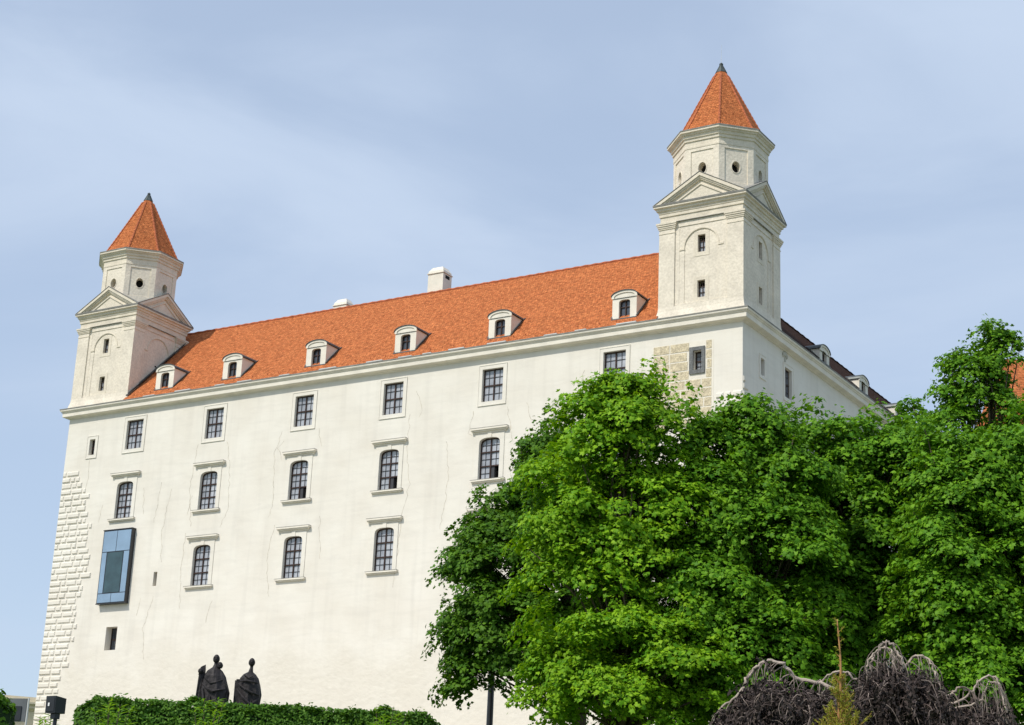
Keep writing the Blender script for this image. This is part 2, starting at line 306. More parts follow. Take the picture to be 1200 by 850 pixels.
X1, X2, X3, X4, X5, X6 = -9.42, -19.11, -27.6, -35.73, -44.41, -52.66
for x in (X1, X2, X3, X4, X5, X6): window('A', x, 18.37, 20.77, 1.72, 2, 2)
for x in (X1, X2, X3, X4, X5, -53.0): window('A', x, 12.70, 15.72, 1.7, 2, 3, .42, (1, 0) if x in (X2, X3, X4) else None, .34, True)
for x in (X1, X2, X3, X4, X5): window('A', x, 6.82, 9.97, 1.68, 2, 3, .42, None, .34, True)
window('A', -57.13, 18.3, 19.62, .6, 1, 2, surround=.24, muntin=False, glass='glassdark', depth=.3)
window('A', -48.9, 7.09, 8.19, .36, 1, 1, surround=.0, muntin=False, glass='glassdark', depth=.4)
window('A', -52.8, 2.35, 4.15, 1.15, 2, 2, surround=.0, muntin=True, glass='glassdark', depth=.62, fr=.06)
for x in (-14, -25, -36.5, -45): window('A', x, -1.2 if x < -30 else .2, .6 if x < -30 else 1.8, .9, 2, 2, surround=.12, muntin=False, depth=.4) if x > -16 else None
# framed slit in the bare stone patch
o = window('A', -3.22, 18.62, 19.98, .62, 1, 2, surround=.0, muntin=True, depth=.34)
for v, a, b, c, d in (('s', -3.80, -3.53, 18.38, 20.22), ('s', -2.91, -2.66, 18.38, 20.22)):
    pass
m_ = MB(TA); ring(m_, loop(-3.24, 18.36, 20.22, 1.12), loop(-3.22, 18.62, 19.98, .62), -.10, 0, .02); m_.build('surround', MT['greystone'], o)
# right-hand facade
window('B', 3.2, 18.75, 19.93, .62, 1, 2, surround=.2, muntin=False, glass='glassdark', depth=.3)
for y in (7.6, 23.5, 31.5, 39.5, 47.5, 55.5): window('B', y, 18.37, 20.5, 1.2 if y < 8 else 1.6, 2, 2, surround=.24)
for y in (7.6, 15.5, 23.5, 31.5, 39.5): window('B', y, 12.7, 15.7, 1.6, 2, 3, .42, None, .34, True)

# walls with true openings; reveals and dark rooms behind
mb = MB(TA); o_ = [(-L, -8), (0, -8), (0, ZW+.4), (-L, ZW+.4)]
mb.tess([o_]+[lp for lp in openings['A']], lambda u, v: (u, 0, v))
for lp in openings['A']: mb.loft([[(u, 0, v) for u, v in lp], [(u, .9, v) for u, v in lp]], caps=(False, False))
n0 = len(mb.f)
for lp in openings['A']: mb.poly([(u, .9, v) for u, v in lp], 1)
mb.T = TB; mb.tess([[(0, -8), (W, -8), (W, ZW+.4), (0, ZW+.4)]]+[lp for lp in openings['B']], lambda u, v: (u, 0, v))
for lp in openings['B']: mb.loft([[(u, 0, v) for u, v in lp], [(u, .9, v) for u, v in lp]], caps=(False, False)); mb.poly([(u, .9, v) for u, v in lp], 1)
mb.T = None
mb.poly([(-L, 0, -8), (-L, W, -8), (-L, W, ZW+.4), (-L, 0, ZW+.4)]); mb.poly([(-L, W, -8), (0, W, -8), (0, W, ZW+.4), (-L, W, ZW+.4)])
P(mb.build('wall', [MT['plaster'], MT['dark']], fix=False))

# main cornice
mb = MB(); prof = [(0, 21.56), (.10, 21.58), (.12, 21.64), (.30, 21.67), (.40, 21.70), (.44, 21.73), (.45, 22.02), (.52, 22.08), (.52, 22.13), (.60, 22.17), (.62, 22.22), (.62, 22.30)]
sweep(mb, rect(-L, 0, 0, W), prof); sweep(mb, rect(-L, 0, 0, W), [(.62, 22.30), (.65, 22.30), (.65, 22.38), (-.4, 22.43)], 1); P(mb.build('cornice', [MT['trim'], MT['ledge']]))
x = -51.6
while x < -6.5:
    mb = MB(); ln = random.uniform(.7, 1.6); mb.box((x, -.64, 22.40), (x+ln, -.40, 22.45+random.uniform(0, .03))); P(mb.build('eave_flashing', MT['flash'])); x += ln+random.uniform(.9, 3.2)
# roofs of the four wings (ring with hips)
def rring(i, z): return [(-L-i, -i, z), (i, -i, z), (i, W+i, z), (-L-i, W+i, z)]
R0, I0 = rring(-7.63, 30.65), rring(-15.8, 22.42)
mb = MB(); TW = 6.10
def wing(T, a0, a1, t0, t1, mi):
    """one outer slope: a0..a1 along the eave; t0/t1 say whether a tower stands on that corner"""
    mb.T = T; zf = lambda y: 22.42+(y+.5)*(30.65-22.42)/8.13; n = 24
    rows = [-.5, TW, 7.63]
    for y0, y1 in zip(rows, rows[1:]):
        def ends(y): return (a0+(max(TW, y) if t0 else y), a1-(max(TW, y) if t1 else y))
        (p0, p1), (q0, q1) = ends(y0), ends(y1)
        for i in range(n):
            f, g = i/n, (i+1)/n; mb.poly([(p0+(p1-p0)*f, y0, zf(y0)), (p0+(p1-p0)*g, y0, zf(y0)), (q0+(q1-q0)*g, y1, zf(y1)), (q0+(q1-q0)*f, y1, zf(y1))], mi)
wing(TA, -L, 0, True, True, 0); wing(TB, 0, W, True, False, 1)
wing(lambda p: (-L+p[1], W-p[0], p[2]), 0, W, False, True, 0); wing(lambda p: (-p[0], W-p[1], p[2]), 0, L, False, False, 0)
mb.T = None
zf = lambda y: 22.42+(min(y, 15.26-y)+.5)*(30.65-22.42)/8.13+.006      # the front ridge runs on behind the left tower
for xa, xb in ((-57.4, -54.8), (-54.8, -52.2)):
    mb.poly([(xa, 4.5, zf(4.5)), (xb, 4.5, zf(4.5)), (xb, 7.63, zf(7.63)), (xa, 7.63, zf(7.63))]); mb.poly([(xa, 7.63, zf(7.63)), (xb, 7.63, zf(7.63)), (xb, 10.76, zf(10.76)), (xa, 10.76, zf(10.76))])
mb.poly([(-57.4, 4.5, zf(4.5)), (-57.4, 7.63, zf(7.63)), (-57.4, 10.76, zf(10.76))])
def strip(A, B, k, mi, n=24):
    a, b, c, d = Vector(A[k]), Vector(A[(k+1) % 4]), Vector(B[(k+1) % 4]), Vector(B[k])
    for i in range(n):
        t0, t1 = i/n, (i+1)/n; mb.poly([a.lerp(b, t0), a.lerp(b, t1), d.lerp(c, t1), d.lerp(c, t0)], mi)
for k in range(4): strip(R0, I0, k, 0)
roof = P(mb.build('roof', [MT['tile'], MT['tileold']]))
mb = MB()
for k in range(4):
    a, b = Vector(R0[k]), Vector(R0[(k+1) % 4]); n = 110
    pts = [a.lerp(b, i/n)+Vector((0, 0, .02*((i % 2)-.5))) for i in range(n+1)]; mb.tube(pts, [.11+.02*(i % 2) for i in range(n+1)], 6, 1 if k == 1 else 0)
mb.tube([(-57.4+.5*i, 7.63, 30.66+.02*((i % 2)-.5)) for i in range(12)], [.11+.02*(i % 2) for i in range(12)], 6, 0)
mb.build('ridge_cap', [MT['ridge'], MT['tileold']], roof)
# snow guards: rows of small hooks above the eave
mb = MB(); x = -53
while x < -6.5:
    y = -.6+.42; mb.box((x-.03, y-.03, 22.42+.42*K), (x+.03, y+.03, 22.42+.42*K+.09)); x += random.uniform(.8, 2.2)
mb.build('snow_guard', MT['ridge'], roof)
# lead valley where roof meets the left tower
mb = MB(); mb.loft([[(-53.92, y-.1, 22.45+(y+.5)*K+.03), (-53.66, y-.1, 22.45+(y+.5)*K+.05), (-53.66, y+.08, 22.45+(y+.5)*K+.30), (-53.92, y+.08, 22.45+(y+.5)*K+.30)] for y in (-.1, 2, 4, 5.9)])
mb.build('valley_flashing', MT['blackmetal'], roof)

def dormer(side, u):
    T = TA if side == 'A' else TB
    y0 = .2; z0 = 22.42+(y0+.5)*K-.06; hw = .93; zs = 24.74 if side == 'A' else 24.0; zt = 25.10 if side == 'A' else 24.42; wt = 24.48 if side == 'A' else 24.0
    def arc(w_, z_s, z_t, n=10): return [(u+w_*math.cos(math.pi*k/n), z_s+(z_t-z_s)*math.sin(math.pi*k/n)) for k in range(n+1)]
    def back(z): return (z-22.42)/K-.5
    b = MB(T); face = [(u-hw, z0), (u+hw, z0)]+arc(hw, zs, zt)
    wl = loop(u, 23.16, wt, .86, .22); b.tess([face, wl], lambda a, v: (a, y0, v))
    b.loft([[(a, y0, v) for a, v in wl], [(a, y0+.5, v) for a, v in wl]], caps=(False, False)); b.poly([(a, y0+.5, v) for a, v in wl], 1)
    for s_ in (-1, 1):
        a = u+s_*hw; b.poly([(a, y0, z0), (a, y0, zs), (a, back(zs), zs)], 0)
    ring(b, [(u-hw-.05, zs-.14), (u+hw+.05, zs-.14)]+arc(hw+.05, zs, zt+.03), [(u-hw+.14, zs-.14), (u+hw-.14, zs-.14)]+arc(hw-.14, zs-.02, zt-.12), y0-.06, 0, y0+.01)
    dm = P(b.build('dormer', [MT['trim'], MT['dark']]))
    r = MB(T); ar = arc(hw+.09, zs, zt+.035); ar2 = arc(hw+.09, zs+.035, zt+.075)
    r.loft([[(a, y0-.12, v) for a, v in ar]+[(a, y0-.12, v) for a, v in ar2[::-1]], [(a, back(v)+.1, v) for a, v in ar]+[(a, back(v)+.1, v) for a, v in ar2[::-1]]])
    for s_ in (-1, 1):   # lead apron down both cheeks
        a = u+s_*(hw+.04)
        r.loft([[(a-.07, y-.12, 22.44+(y+.5)*K), (a+.07, y-.12, 22.44+(y+.5)*K), (a+.07, y+.12, 22.44+(y+.5)*K+.16), (a-.07, y+.12, 22.44+(y+.5)*K+.16)] for y in (y0+.05, back(zs)+.1)])
    r.box((u-hw-.05, y0-.1, z0-.03), (u+hw+.05, y0+.02, z0+.05))
    r.build('dormer_roof', MT['metal'], dm)
    f = MB(T); ring(f, wl, loop(u, 23.16, wt, .86, .22, .07), y0+.2, 0, y0+.26); f.box((u-.04, y0+.19, 23.2), (u+.04, y0+.25, wt-.02)); f.box((u-.4, y0+.195, wt-.53), (u+.4, y0+.245, wt-.46))
    f.build('window_frame', MT['frame'], dm)
    g = MB(T); g.poly([(u-.40, y0+.27, 23.2), (u+.40, y0+.27, 23.2), (u+.40, y0+.27, wt-.08), (u-.40, y0+.27, wt-.08)]); g.build('pane', MT['glassdark'], dm)
for x in (-18.85, -8.87, -26.97, -35.15, -43.3, -50.22): dormer('A', x)
for y in (14.95, 22.95, 31, 39, 47, 55): dormer('B', y)

def chimney(x, y, z0, z1, hx, hy):
    b = MB(); b.box((x-hx, y-hy, z0), (x+hx, y+hy, z1-.55)); c = P(b.build('chimney', MT['trim']))
    k = MB(); sweep(k, rect(x-hx, x+hx, y-hy, y+hy), [(.0, z1-.62), (.07, z1-.60), (.07, z1-.54), (.0, z1-.52), (-.02, z1-.35), (-.24, z1)], cap=True)
    k.build('chimney_cap', MT['trim'], c); h = MB(); h.box((x+hx-.001, y-.3, z1-1.0), (x+hx+.01, y+.3, z1-.72)); h.build('flue_opening', MT['dark'], c)
chimney(-30.5, 9.4, 28.5, 33.38, .72, .62); chimney(-39.9, 9.4, 28.5, 32.10, .66, .55)

# rusticated quoins, left corner
def quoin_blocks(mb, rows_, x_edge, sgn, face='A'):
    for z, wd in rows_:
        h = .36+random.uniform(-.03, .03); x = .03
        while x < wd-.2:
            ln = random.choice([.55, .8, 1.05, 1.35])*random.uniform(.85, 1.1)
            if x+ln > wd: ln = max(.4, wd-x)
            a, b = x_edge+sgn*x, x_edge+sgn*(x+ln-.13); a, b = min(a, b), max(a, b); e = .06; d = .085
            ring4 = lambda i, dd: [(a+i, dd, z+i), (b-i, dd, z+i), (b-i, dd, z+h-i), (a+i, dd, z+h-i)]
            j = random.uniform(-.02, .02); mb.loft([ring4(0, .0), ring4(.02, -.05), ring4(e, -d-j)], caps=(False, True)); x += ln
def wid(z):
    return float(np.interp(z, [-6, -1.8, 1.3, 5.65, 8.5, 10.4, 14.95, 16.2, 17.5], [2.0, 2.2, 3.0, 3.5, 4.4, 3.9, 3.2, 1.9, 1.5]))
mb = MB(TA); rows_ = []; z = -6.3
while z < 17.2: rows_.append((z, wid(z)+random.uniform(-.55, .35))); z += .50
quoin_blocks(mb, rows_, -L, 1)
P(mb.build('quoins', MT['plaster'], fix=True))
mb = MB(TA); rows_ = [(z, random.choice([.9, 1.3, 1.7, 2.0])) for z in np.arange(8, 17.0, .50)]
quoin_blocks(mb, rows_, 0, -1); mb.T = TB; quoin_blocks(mb, [(z, random.choice([.5, .9, 1.2])) for z in np.arange(8, 17.6, .50)], 0, 1)
P(mb.build('quoins', MT['plaster']))

# exposed sandstone patch
mb = MB(TA); row_h = .655; z = 20.6; k = 0; x0, x1 = -6.5, -2.1
hole = loop(-3.22, 18.60, 20.0, .66); slab = [(x0-.03, 14.7), (x1+.03, 14.7), (x1+.03, 20.63), (x0-.03, 20.63)]
mb.tess([slab, hole], lambda u, v: (u, -.012, v), 1); mb.loft([[(u, -.012, v) for u, v in slab], [(u, .0, v) for u, v in slab]], 1, caps=(False, False))
while z > 15.0:
    x = x0+.04; first = random.choice([.7, 1.2]) if k % 2 else 1.25
    while x < x1-.1:
        ln = first if x < x0+.1 else random.choice([1.15, 1.35, 1.45]); e = min(x+ln, x1-.02)
        if x1-.02-e < .35: e = x1-.02
        d = random.uniform(.022, .034)
        if not (x < -2.64 and e > -3.82 and z-row_h < 20.24 and z > 18.36): mb.box((x, -d, z-row_h+.07), (e-.09, 0, z-.02), 0)
        else:
            if x < -3.95: mb.box((x, -d, z-row_h+.07), (-3.86, 0, z-.02), 0)
            if e > -2.5: mb.box((-2.6, -d, z-row_h+.07), (e-.09, 0, z-.02), 0)
        x = e
    z -= row_h; k += 1
# leave the window slit clear: slab is cut by building the patch behind the surround
P(mb.build('sandstone_patch', [MT['sand'], MT['trim']]))

# plaster cracks: thin opened joints standing a few millimetres off the plaster
def crack(side, pts, seed):
    rn = random.Random(seed); mb = MB(TA if side == 'A' else TB); P_ = []
    for (a, b) in zip(pts, pts[1:]):
        n = max(3, int(math.hypot(a[0]-b[0], a[1]-b[1])/.28))
        for i in range(n): t = i/n; P_.append((a[0]+(b[0]-a[0])*t+rn.uniform(-.09, .09), a[1]+(b[1]-a[1])*t+rn.uniform(-.03, .03)))
    P_.append(pts[-1])
    for i in range(len(P_)-1):
        (x0, z0), (x1, z1) = P_[i], P_[i+1]; w0 = rn.uniform(.010, .026); w1 = rn.uniform(.010, .026)
        mb.poly([(x0-w0, -.006, z0), (x0+w0, -.006, z0), (x1+w1, -.006, z1), (x1-w1, -.006, z1)])
    P(mb.build('plaster_crack', MT['crack'], fix=False))
CR = [[(-45.9, 18.0), (-46.3, 14.5), (-45.8, 11.5)], [(-42.9, 17.9), (-42.5, 16), (-42.2, 12.8), (-42.9, 11.2)], [(-46.0, 13.9), (-46.3, 12.4)], [(-46.2, 11.0), (-46.4, 8.3), (-46.1, 5.2)],
      [(-37.6, 18.2), (-38.2, 16.6), (-38.0, 12.4), (-38.3, 11.6)], [(-37.4, 17.4), (-37.9, 16.9), (-37.5, 15.9)], [(-34.2, 18.0), (-33.8, 16.6)], [(-37.6, 11.0), (-38.1, 8.3), (-37.6, 5.6)], [(-37.9, 7.0), (-38.8, 6.9)],
      [(-26.0, 18.2), (-26.1, 15.5), (-25.7, 13), (-26.2, 10.5), (-26.6, 5.6)], [(-25.6, 19.9), (-25.0, 18.6), (-25.2, 17.9)], [(-20.6, 17.8), (-20.9, 16.2), (-20.6, 16.0)], [(-17.8, 17.8), (-17.4, 16.1), (-17.2, 15.2)], [(-16.2, 17.9), (-15.8, 16.6)],
      [(-22.7, 15.8), (-22.4, 13), (-22.9, 9.5)], [(-48.2, 14.7), (-48.7, 11.2), (-48.4, 8.9)], [(-49.2, 15.3), (-49.6, 12.1)], [(-48.9, 6.3), (-49.6, 3.8), (-49.2, 1.5)], [(-50.1, 6.2), (-50.4, 4.9)], [(-57.3, 17.9), (-57.1, 16.4), (-57.4, 15.0)],
      [(-55.3, 14.0), (-55.5, 12.6)], [(-51.0, 15.0), (-50.8, 12.9)], [(-11.8, 19.7), (-11.7, 17.6), (-12.0, 16.3)], [(-7.4, 19.6), (-7.3, 17.7)], [(-43.0, 5.6), (-43.4, 4.0)], [(-33.5, 11.3), (-33.2, 8.1)]]
for i, c in enumerate(CR): crack('A', c, i)
# stucco ornament above the right-hand facade's window
mb = MB(TB)
for a in range(5):
    t = D2R(-60+30*a); c = (7.0+.34*math.sin(t), 21.13+.28*math.cos(t)); mb.loft([[(c[0]+r*math.cos(q_*.785), -d, c[1]+r*1.25*math.sin(q_*.785)) for q_ in range(8)] for r, d in ((.15, 0), (.13, .07), (.06, .11))], caps=(False, True))
mb.box((6.93, -.07, 20.85), (7.07, 0, 21.15)); P(mb.build('stucco_ornament', MT['trimgrey']))

# modern glass bay
bay = MB(TA); X0, X1b, Z0, Z1 = -54.36, -51.40, 5.95, 11.72; bay.box((X0, -.40, Z0), (X1b, .0, Z1)); bay.box((X0-.04, -.44, Z1), (X1b+.04, .0, Z1+.07)); bay.box((X0-.04, -.44, Z0-.06), (X1b+.04, 0, Z0))
bo = P(bay.build('bay_window', MT['blackmetal']))
g = MB(TA); d = -.415; zt = 10.0; zb = 6.72; xa, xb = -53.78, -52.05
for a, b, c, e in ((X0+.07, -52.92, zt+.03, Z1-.07), (-52.87, X1b-.07, zt+.03, Z1-.07), (X0+.07, xa-.04, zb+.03, zt-.03), (xb+.04, X1b-.07, zb+.03, zt-.03), (X0+.07, -52.92, Z0+.06, zb-.03), (-52.87, X1b-.07, Z0+.06, zb-.03)):
    g.box((a, d, c), (b, d+.012, e))
g.build('glass_panel', MT['blueglass'], bo)
g = MB(TA); g.box((xa+.05, d, zb+.05), (xb-.05, d+.012, zt-.06)); g.build('pane', MT['tealglass'], bo)

# ------------------------------------------------------------------ towers (local origin on the tower axis, z absolute)
def make_tower(cx, cy, blind=()):
    t = empty('tower', (cx, cy, 0)); P(t)
    rots = [lambda p, k=k: (p[0]*[1, 0, -1, 0][k]-p[1]*[0, 1, 0, -1][k], p[0]*[0, 1, 0, -1][k]+p[1]*[1, 0, -1, 0][k], p[2]) for k in range(4)]
    H = 3.12; C_ = 2.97
    s = MB(); wins0 = [loop(0, 26.97, 28.22, .56), loop(0, 23.73, 24.94, .56)]
    for k in range(4):
        wins = [] if k in blind else wins0
        s.T = rots[k]; s.tess([[(-C_, 22.3), (C_, 22.3), (C_, 30.1), (-C_, 30.1)]]+wins, lambda u, v: (u, -C_, v))
        for wl in wins: s.loft([[(u, -C_, v) for u, v in wl], [(u, -C_+.6, v) for u, v in wl]], caps=(False, False)); s.poly([(u, -C_+.6, v) for u, v in wl], 1)
        # corner piers and plinth
        s.box((H-1.17, -H, 22.35), (H, -H+1.17, 29.0))
        s.box((-H+1.17, -C_-.085, 22.36), (H-1.17, -C_+.05, 23.44)); 
        s.box((-H+1.17, -C_-.09, 29.02), (H-1.17, -C_+.05, 29.6))
        # panel frame bands
        for a, b, c, d in ((-1.95, -1.62, 23.44, 29.02), (1.62, 1.95, 23.44, 29.02)): s.box((a, -C_-.055, c), (b, -C_+.05, d))
        s.T = rots[k]
        # arch on strips: raised spandrel plate with an arched opening
        arc = [(1.25*math.cos(math.pi*j/16), 27.35+1.27*math.sin(math.pi*j/16)) for j in range(17)]
        s.tess([[(-1.62, 23.44), (-1.25, 23.44)]+[(-x_, z_) for x_, z_ in arc]+[(1.25, 23.44), (1.62, 23.44), (1.62, 29.02), (-1.62, 29.02)]], lambda u, v: (u, -C_-.038, v))
        edge = [(-1.25, 23.44)]+[(-x_, z_) for x_, z_ in arc]+[(1.25, 23.44)]
        s.loft([[(u, -C_-.038, v) for u, v in edge], [(u, -C_+.01, v) for u, v in edge]], closed=False)
    # flared foot
    s.T = None; sweep(s, rect(-H, H, -H, H), [(.16, 22.36), (.13, 22.6), (.03, 23.0), (.0, 23.3)], cap=False)
    s.build('shaft', [MT['stone'], MT['dark']], t, fix=True)
    # ornaments
    o = MB()
    for k in range(4):
        o.T = rots[k]
        for sx in (-1, 1): o.box((sx*1.435-.2, -C_-.085, 27.27), (sx*1.435+.2, -C_+.02, 27.40)) 
        n = 20; R1, R2_ = 1.25, 1.33
        ra = [(R1*math.cos(math.pi*j/n), 27.4+R1*math.sin(math.pi*j/n)) for j in range(n+1)]; rb = [(R2_*math.cos(math.pi*j/n), 27.4+R2_*math.sin(math.pi*j/n)) for j in range(n+1)]
        for j in range(n):
            o.loft([[(ra[j][0], -C_-.075, ra[j][1]), (rb[j][0], -C_-.075, rb[j][1]), (rb[j][0], -C_+.0, rb[j][1]), (ra[j][0], -C_+.0, ra[j][1])], [(ra[j+1][0], -C_-.075, ra[j+1][1]), (rb[j+1][0], -C_-.075, rb[j+1][1]), (rb[j+1][0], -C_, rb[j+1][1]), (ra[j+1][0], -C_, ra[j+1][1])]])
        # capitals
        for zz, pj in ((28.62, .03), (28.95, .05), (29.05, .09), (29.17, .14), (29.29, .18)): o.box((H-1.17-pj, -H-pj, zz), (H+pj, -H+1.17+pj, zz+(.07 if zz < 28.7 else .121)))
    o.T = None
    sweep(o, rect(-3.05, 3.05, -3.05, 3.05), [(.02, 29.41), (.02, 29.86), (.09, 29.89), (.09, 30.08), (.13, 30.12), (.15, 30.25), (.24, 30.29), (.26, 30.42), (.34, 30.46), (.40, 30.49), (.40, 30.60)], cap=False)
    sweep(o, rect(-3.05, 3.05, -3.05, 3.05), [(.40, 30.60), (.43, 30.60), (.43, 30.68), (.1, 30.70)], 1)
    sweep(o, rect(-3.05, 3.05, -3.05, 3.05), [(.03, 29.40), (.13, 29.40), (.13, 29.435), (.03, 29.435)], 1)
    o.build('entablature', [MT['stonetrim'], MT['ledge']], t)
    # pediments
    p = MB(); pl = MB()
    for k in range(4):
        p.T = rots[k]; pl.T = rots[k]; b, ap, B = 30.665, 32.62, 3.45
        tri = lambda hw, z0, z1, y: [(-hw, y, z0), (hw, y, z0), (0, y, z1)]
        p.loft([tri(2.85, b, ap-.25, -3.16), tri(2.85, b, ap-.25, -2.3)])
        sl_ = (ap-b)/B
        for off, th, y0 in ((0, .20, -B), (.18, .13, -B+.09), (.30, .10, -B+.16), (.62, .09, -B+.22)):
            for sx in (-1, 1):
                zo = off*1.16; e = [(0, ap-zo), (sx*(B-zo/sl_), b), (sx*(B-(zo+th*1.16)/sl_), b), (0, ap-zo-th*1.16)]
                p.loft([[(x_, y0, z_) for x_, z_ in e], [(x_, -2.5, z_) for x_, z_ in e]])
        # small gable roof behind, weathered ledge
        pl.loft([[(-B-.04, -B-.03, b+.01), (0, -B-.03, ap+.03), (B+.04, -B-.03, b+.01), (B+.04, -B-.03, b+.05), (0, -B-.03, ap+.08), (-B-.04, -B-.03, b+.05)], [(-B-.04, 0, b+.01), (0, 0, ap+.03), (B+.04, 0, b+.01), (B+.04, 0, b+.05), (0, 0, ap+.08), (-B-.04, 0, b+.05)]])
    p.build('pediment', MT['stonetrim'], t); pl.build('pediment_roof', MT['ledge'], t)
    # octagon
    R = 3.28; ap_ = R*math.cos(D2R(22.5)); q = MB(); hwf = R*math.sin(D2R(22.5))
    for k in range(8):
        an = D2R(45*k); c, s_ = math.cos(an), math.sin(an); q.T = lambda p, c=c, s_=s_: (p[0]*c-p[1]*s_, p[0]*s_+p[1]*c, p[2])
        pan = [(-.84, 31.9), (.84, 31.9), (.84, 34.42), (-.84, 34.42)]; ov = [(.30*math.cos(j*math.pi/9), 33.1+.42*math.sin(j*math.pi/9)) for j in range(18)]
        q.tess([[(-hwf, 30.6), (hwf, 30.6), (hwf, 34.75), (-hwf, 34.75)], pan], lambda u, v: (u, -ap_, v))
        q.loft([[(u, -ap_, v) for u, v in pan], [(u, -ap_+.06, v) for u, v in pan]], caps=(False, False))
        q.tess([pan, ov], lambda u, v: (u, -ap_+.06, v)); q.loft([[(u, -ap_+.06, v) for u, v in ov], [(u, -ap_+.6, v) for u, v in ov]], caps=(False, False)); q.poly([(u, -ap_+.6, v) for u, v in ov], 1)
        wv = [(.36*math.cos(j*math.pi/9), 33.1+.48*math.sin(j*math.pi/9)) for j in range(18)]; ring(q, wv, ov, -ap_+.03, 0, -ap_+.07)
    q.build('lantern_storey', [MT['stone'], MT['dark']], t, fix=False)
    c_ = MB(); sweep(c_, octo(), [(R-.02, 34.62), (R+.03, 34.66), (R+.03, 34.80), (R+.02, 34.84), (R+.02, 35.12), (R+.10, 35.16), (R+.12, 35.34), (R+.20, 35.38), (R+.24, 35.55), (R+.33, 35.60), (R+.37, 35.68), (R+.47, 35.73), (R+.47, 35.87)])
    sweep(c_, octo(), [(R+.47, 35.87), (R+.50, 35.87), (R+.50, 35.95), (3.0, 36.03)], 1); c_.build('cornice', [MT['stonetrim'], MT['ledge']], t)
    # spire
    sp = MB(); rr = [(3.38, 35.9), (3.17, 36.17), (2.6, 37.25), (1.9, 38.62), (1.2, 40.0), (.5, 41.38), (.34, 41.7)]
    sweep(sp, octo(), rr); so_ = sp.build('spire', MT['tile'], t)
    hp = MB()
    for k in range(8):
        a = D2R(22.5+45*k); pts = []; n = 34
        for i in range(n+1):
            z_ = 36.05+(41.4-36.05)*i/n; r = 3.30-(3.30-.5)*i/n
            r = float(np.interp(z_, [b_ for _, b_ in rr], [a_ for a_, _ in rr])); pts.append((r*math.sin(a), -r*math.cos(a), z_))
        hp.tube(pts, [.065+.025*(i % 2) for i in range(n+1)], 5)
    hp.build('hip_ridge', MT['ridge'], so_)
    cp = MB(); sweep(cp, octo(), [(.42, 41.60), (.22, 42.0), (.12, 42.22), (.14, 42.24), (.14, 42.36), (.08, 42.38), (.05, 42.44)], cap=True)
    for k in range(8):
        a = D2R(22.5+45*k); cp.tube([(.42*math.sin(a), -.42*math.cos(a), 41.6), (.13*math.sin(a), -.13*math.cos(a), 42.2)], .022, 4)
    cp.build('finial', MT['copper'], t)
    # windows
    for k in [q_ for q_ in range(4) if q_ not in blind]:
        for z0, z1 in ((26.97, 28.22), (23.73, 24.94)):
            f = MB(rots[k]); lp = loop(0, z0, z1, .56); ring(f, lp, loop(0, z0, z1, .56, 0, .05), -C_+.22, 0, -C_+.28)
            f.box((-.022, -C_+.22, z0+.02), (.022, -C_+.26, z1-.02)); 
            for h in (1/3, 2/3): f.box((-.26, -C_+.222, z0+(z1-z0)*h-.02), (.26, -C_+.262, z0+(z1-z0)*h+.02))
            fo = f.build('window', MT['frame'], t); g = MB(rots[k]); g.poly([(-.28, -C_+.29, z0), (.28, -C_+.29, z0), (.28, -C_+.29, z0+(z1-z0)*.7), (-.28, -C_+.29, z0+(z1-z0)*.7)]); g.build('pane', MT['glass'], fo)
            s2 = MB(rots[k]); ring(s2, loop(0, z0-.29, z1+.24, 1.12), lp, -C_-.022, 0, -C_+.01); s2.build('surround', MT['stonetrim'], fo)
    return t
tR = make_tower(-3.043, 3.043)
tR['label'] = 'tower with a thin rod on its spire'
# lightning rod
mb = MB(); mb.tube([(0, 0, 42.3), (0, 0, 43.0), (.02, 0, 43.9)], [.02, .010, .006], 5); mb.build('lightning_rod', MT['flash'], tR)
tL = make_tower(-L+3.043, 3.043, blind=(1,)); tL['label'] = 'tower at the far left end of the front, its roof-side face without windows'
for q_ in (('vent',),):
    mb = MB(lambda p: (-p[1], p[0], p[2])); mb.box((-.2, -2.985, 26.2), (-.02, -2.90, 26.32)); mb.build('vent', MT['dark'], tL)
# parent with the empty sitting at the castle's foot
for o in castle_parts:
    o.parent = castle; o.matrix_parent_inverse = Matrix.Translation(castle.location).inverted()

# ================================================================== TREES
def leaf_template(kind):
    if kind == 'maple':
        r = [1, .52, .92, .45, .40, .45, .92, .52]; a = np.array([0, .5, 1.0, 1.9, 3.14, 4.38, 5.28, 5.78])
        P_ = np.stack([np.sin(a)*r, np.cos(a)*r+.1, -.18*np.abs(np.sin(a)*np.array(r))], 1)
        V = np.concatenate([[[0, 0, .06]], P_]); F = [(0, i+1, (i+1) % 8+1) for i in range(0, 8)]
    elif kind == 'oval':
        V = np.array([(0, -1, 0), (.45, -.3, -.1), (.4, .5, -.12), (0, 1, -.2), (-.4, .5, -.12), (-.45, -.3, -.1), (0, 0, .05)]); F = [(6, i, (i+1) % 6) for i in range(6)]
    elif kind == 'lance':
        V = np.array([(0, -1, 0), (.2, -.2, .0), (0, 1, -.2), (-.2, -.2, .0)], float); F = [(0, 1, 2), (0, 2, 3)]
    else:
        V = np.array([(0, -1, 0), (.5, 0, -.12), (0, 1, -.1), (-.5, 0, -.12)], float); F = [(0, 1, 2), (0, 2, 3)]
    return V.astype(float), np.array(F)
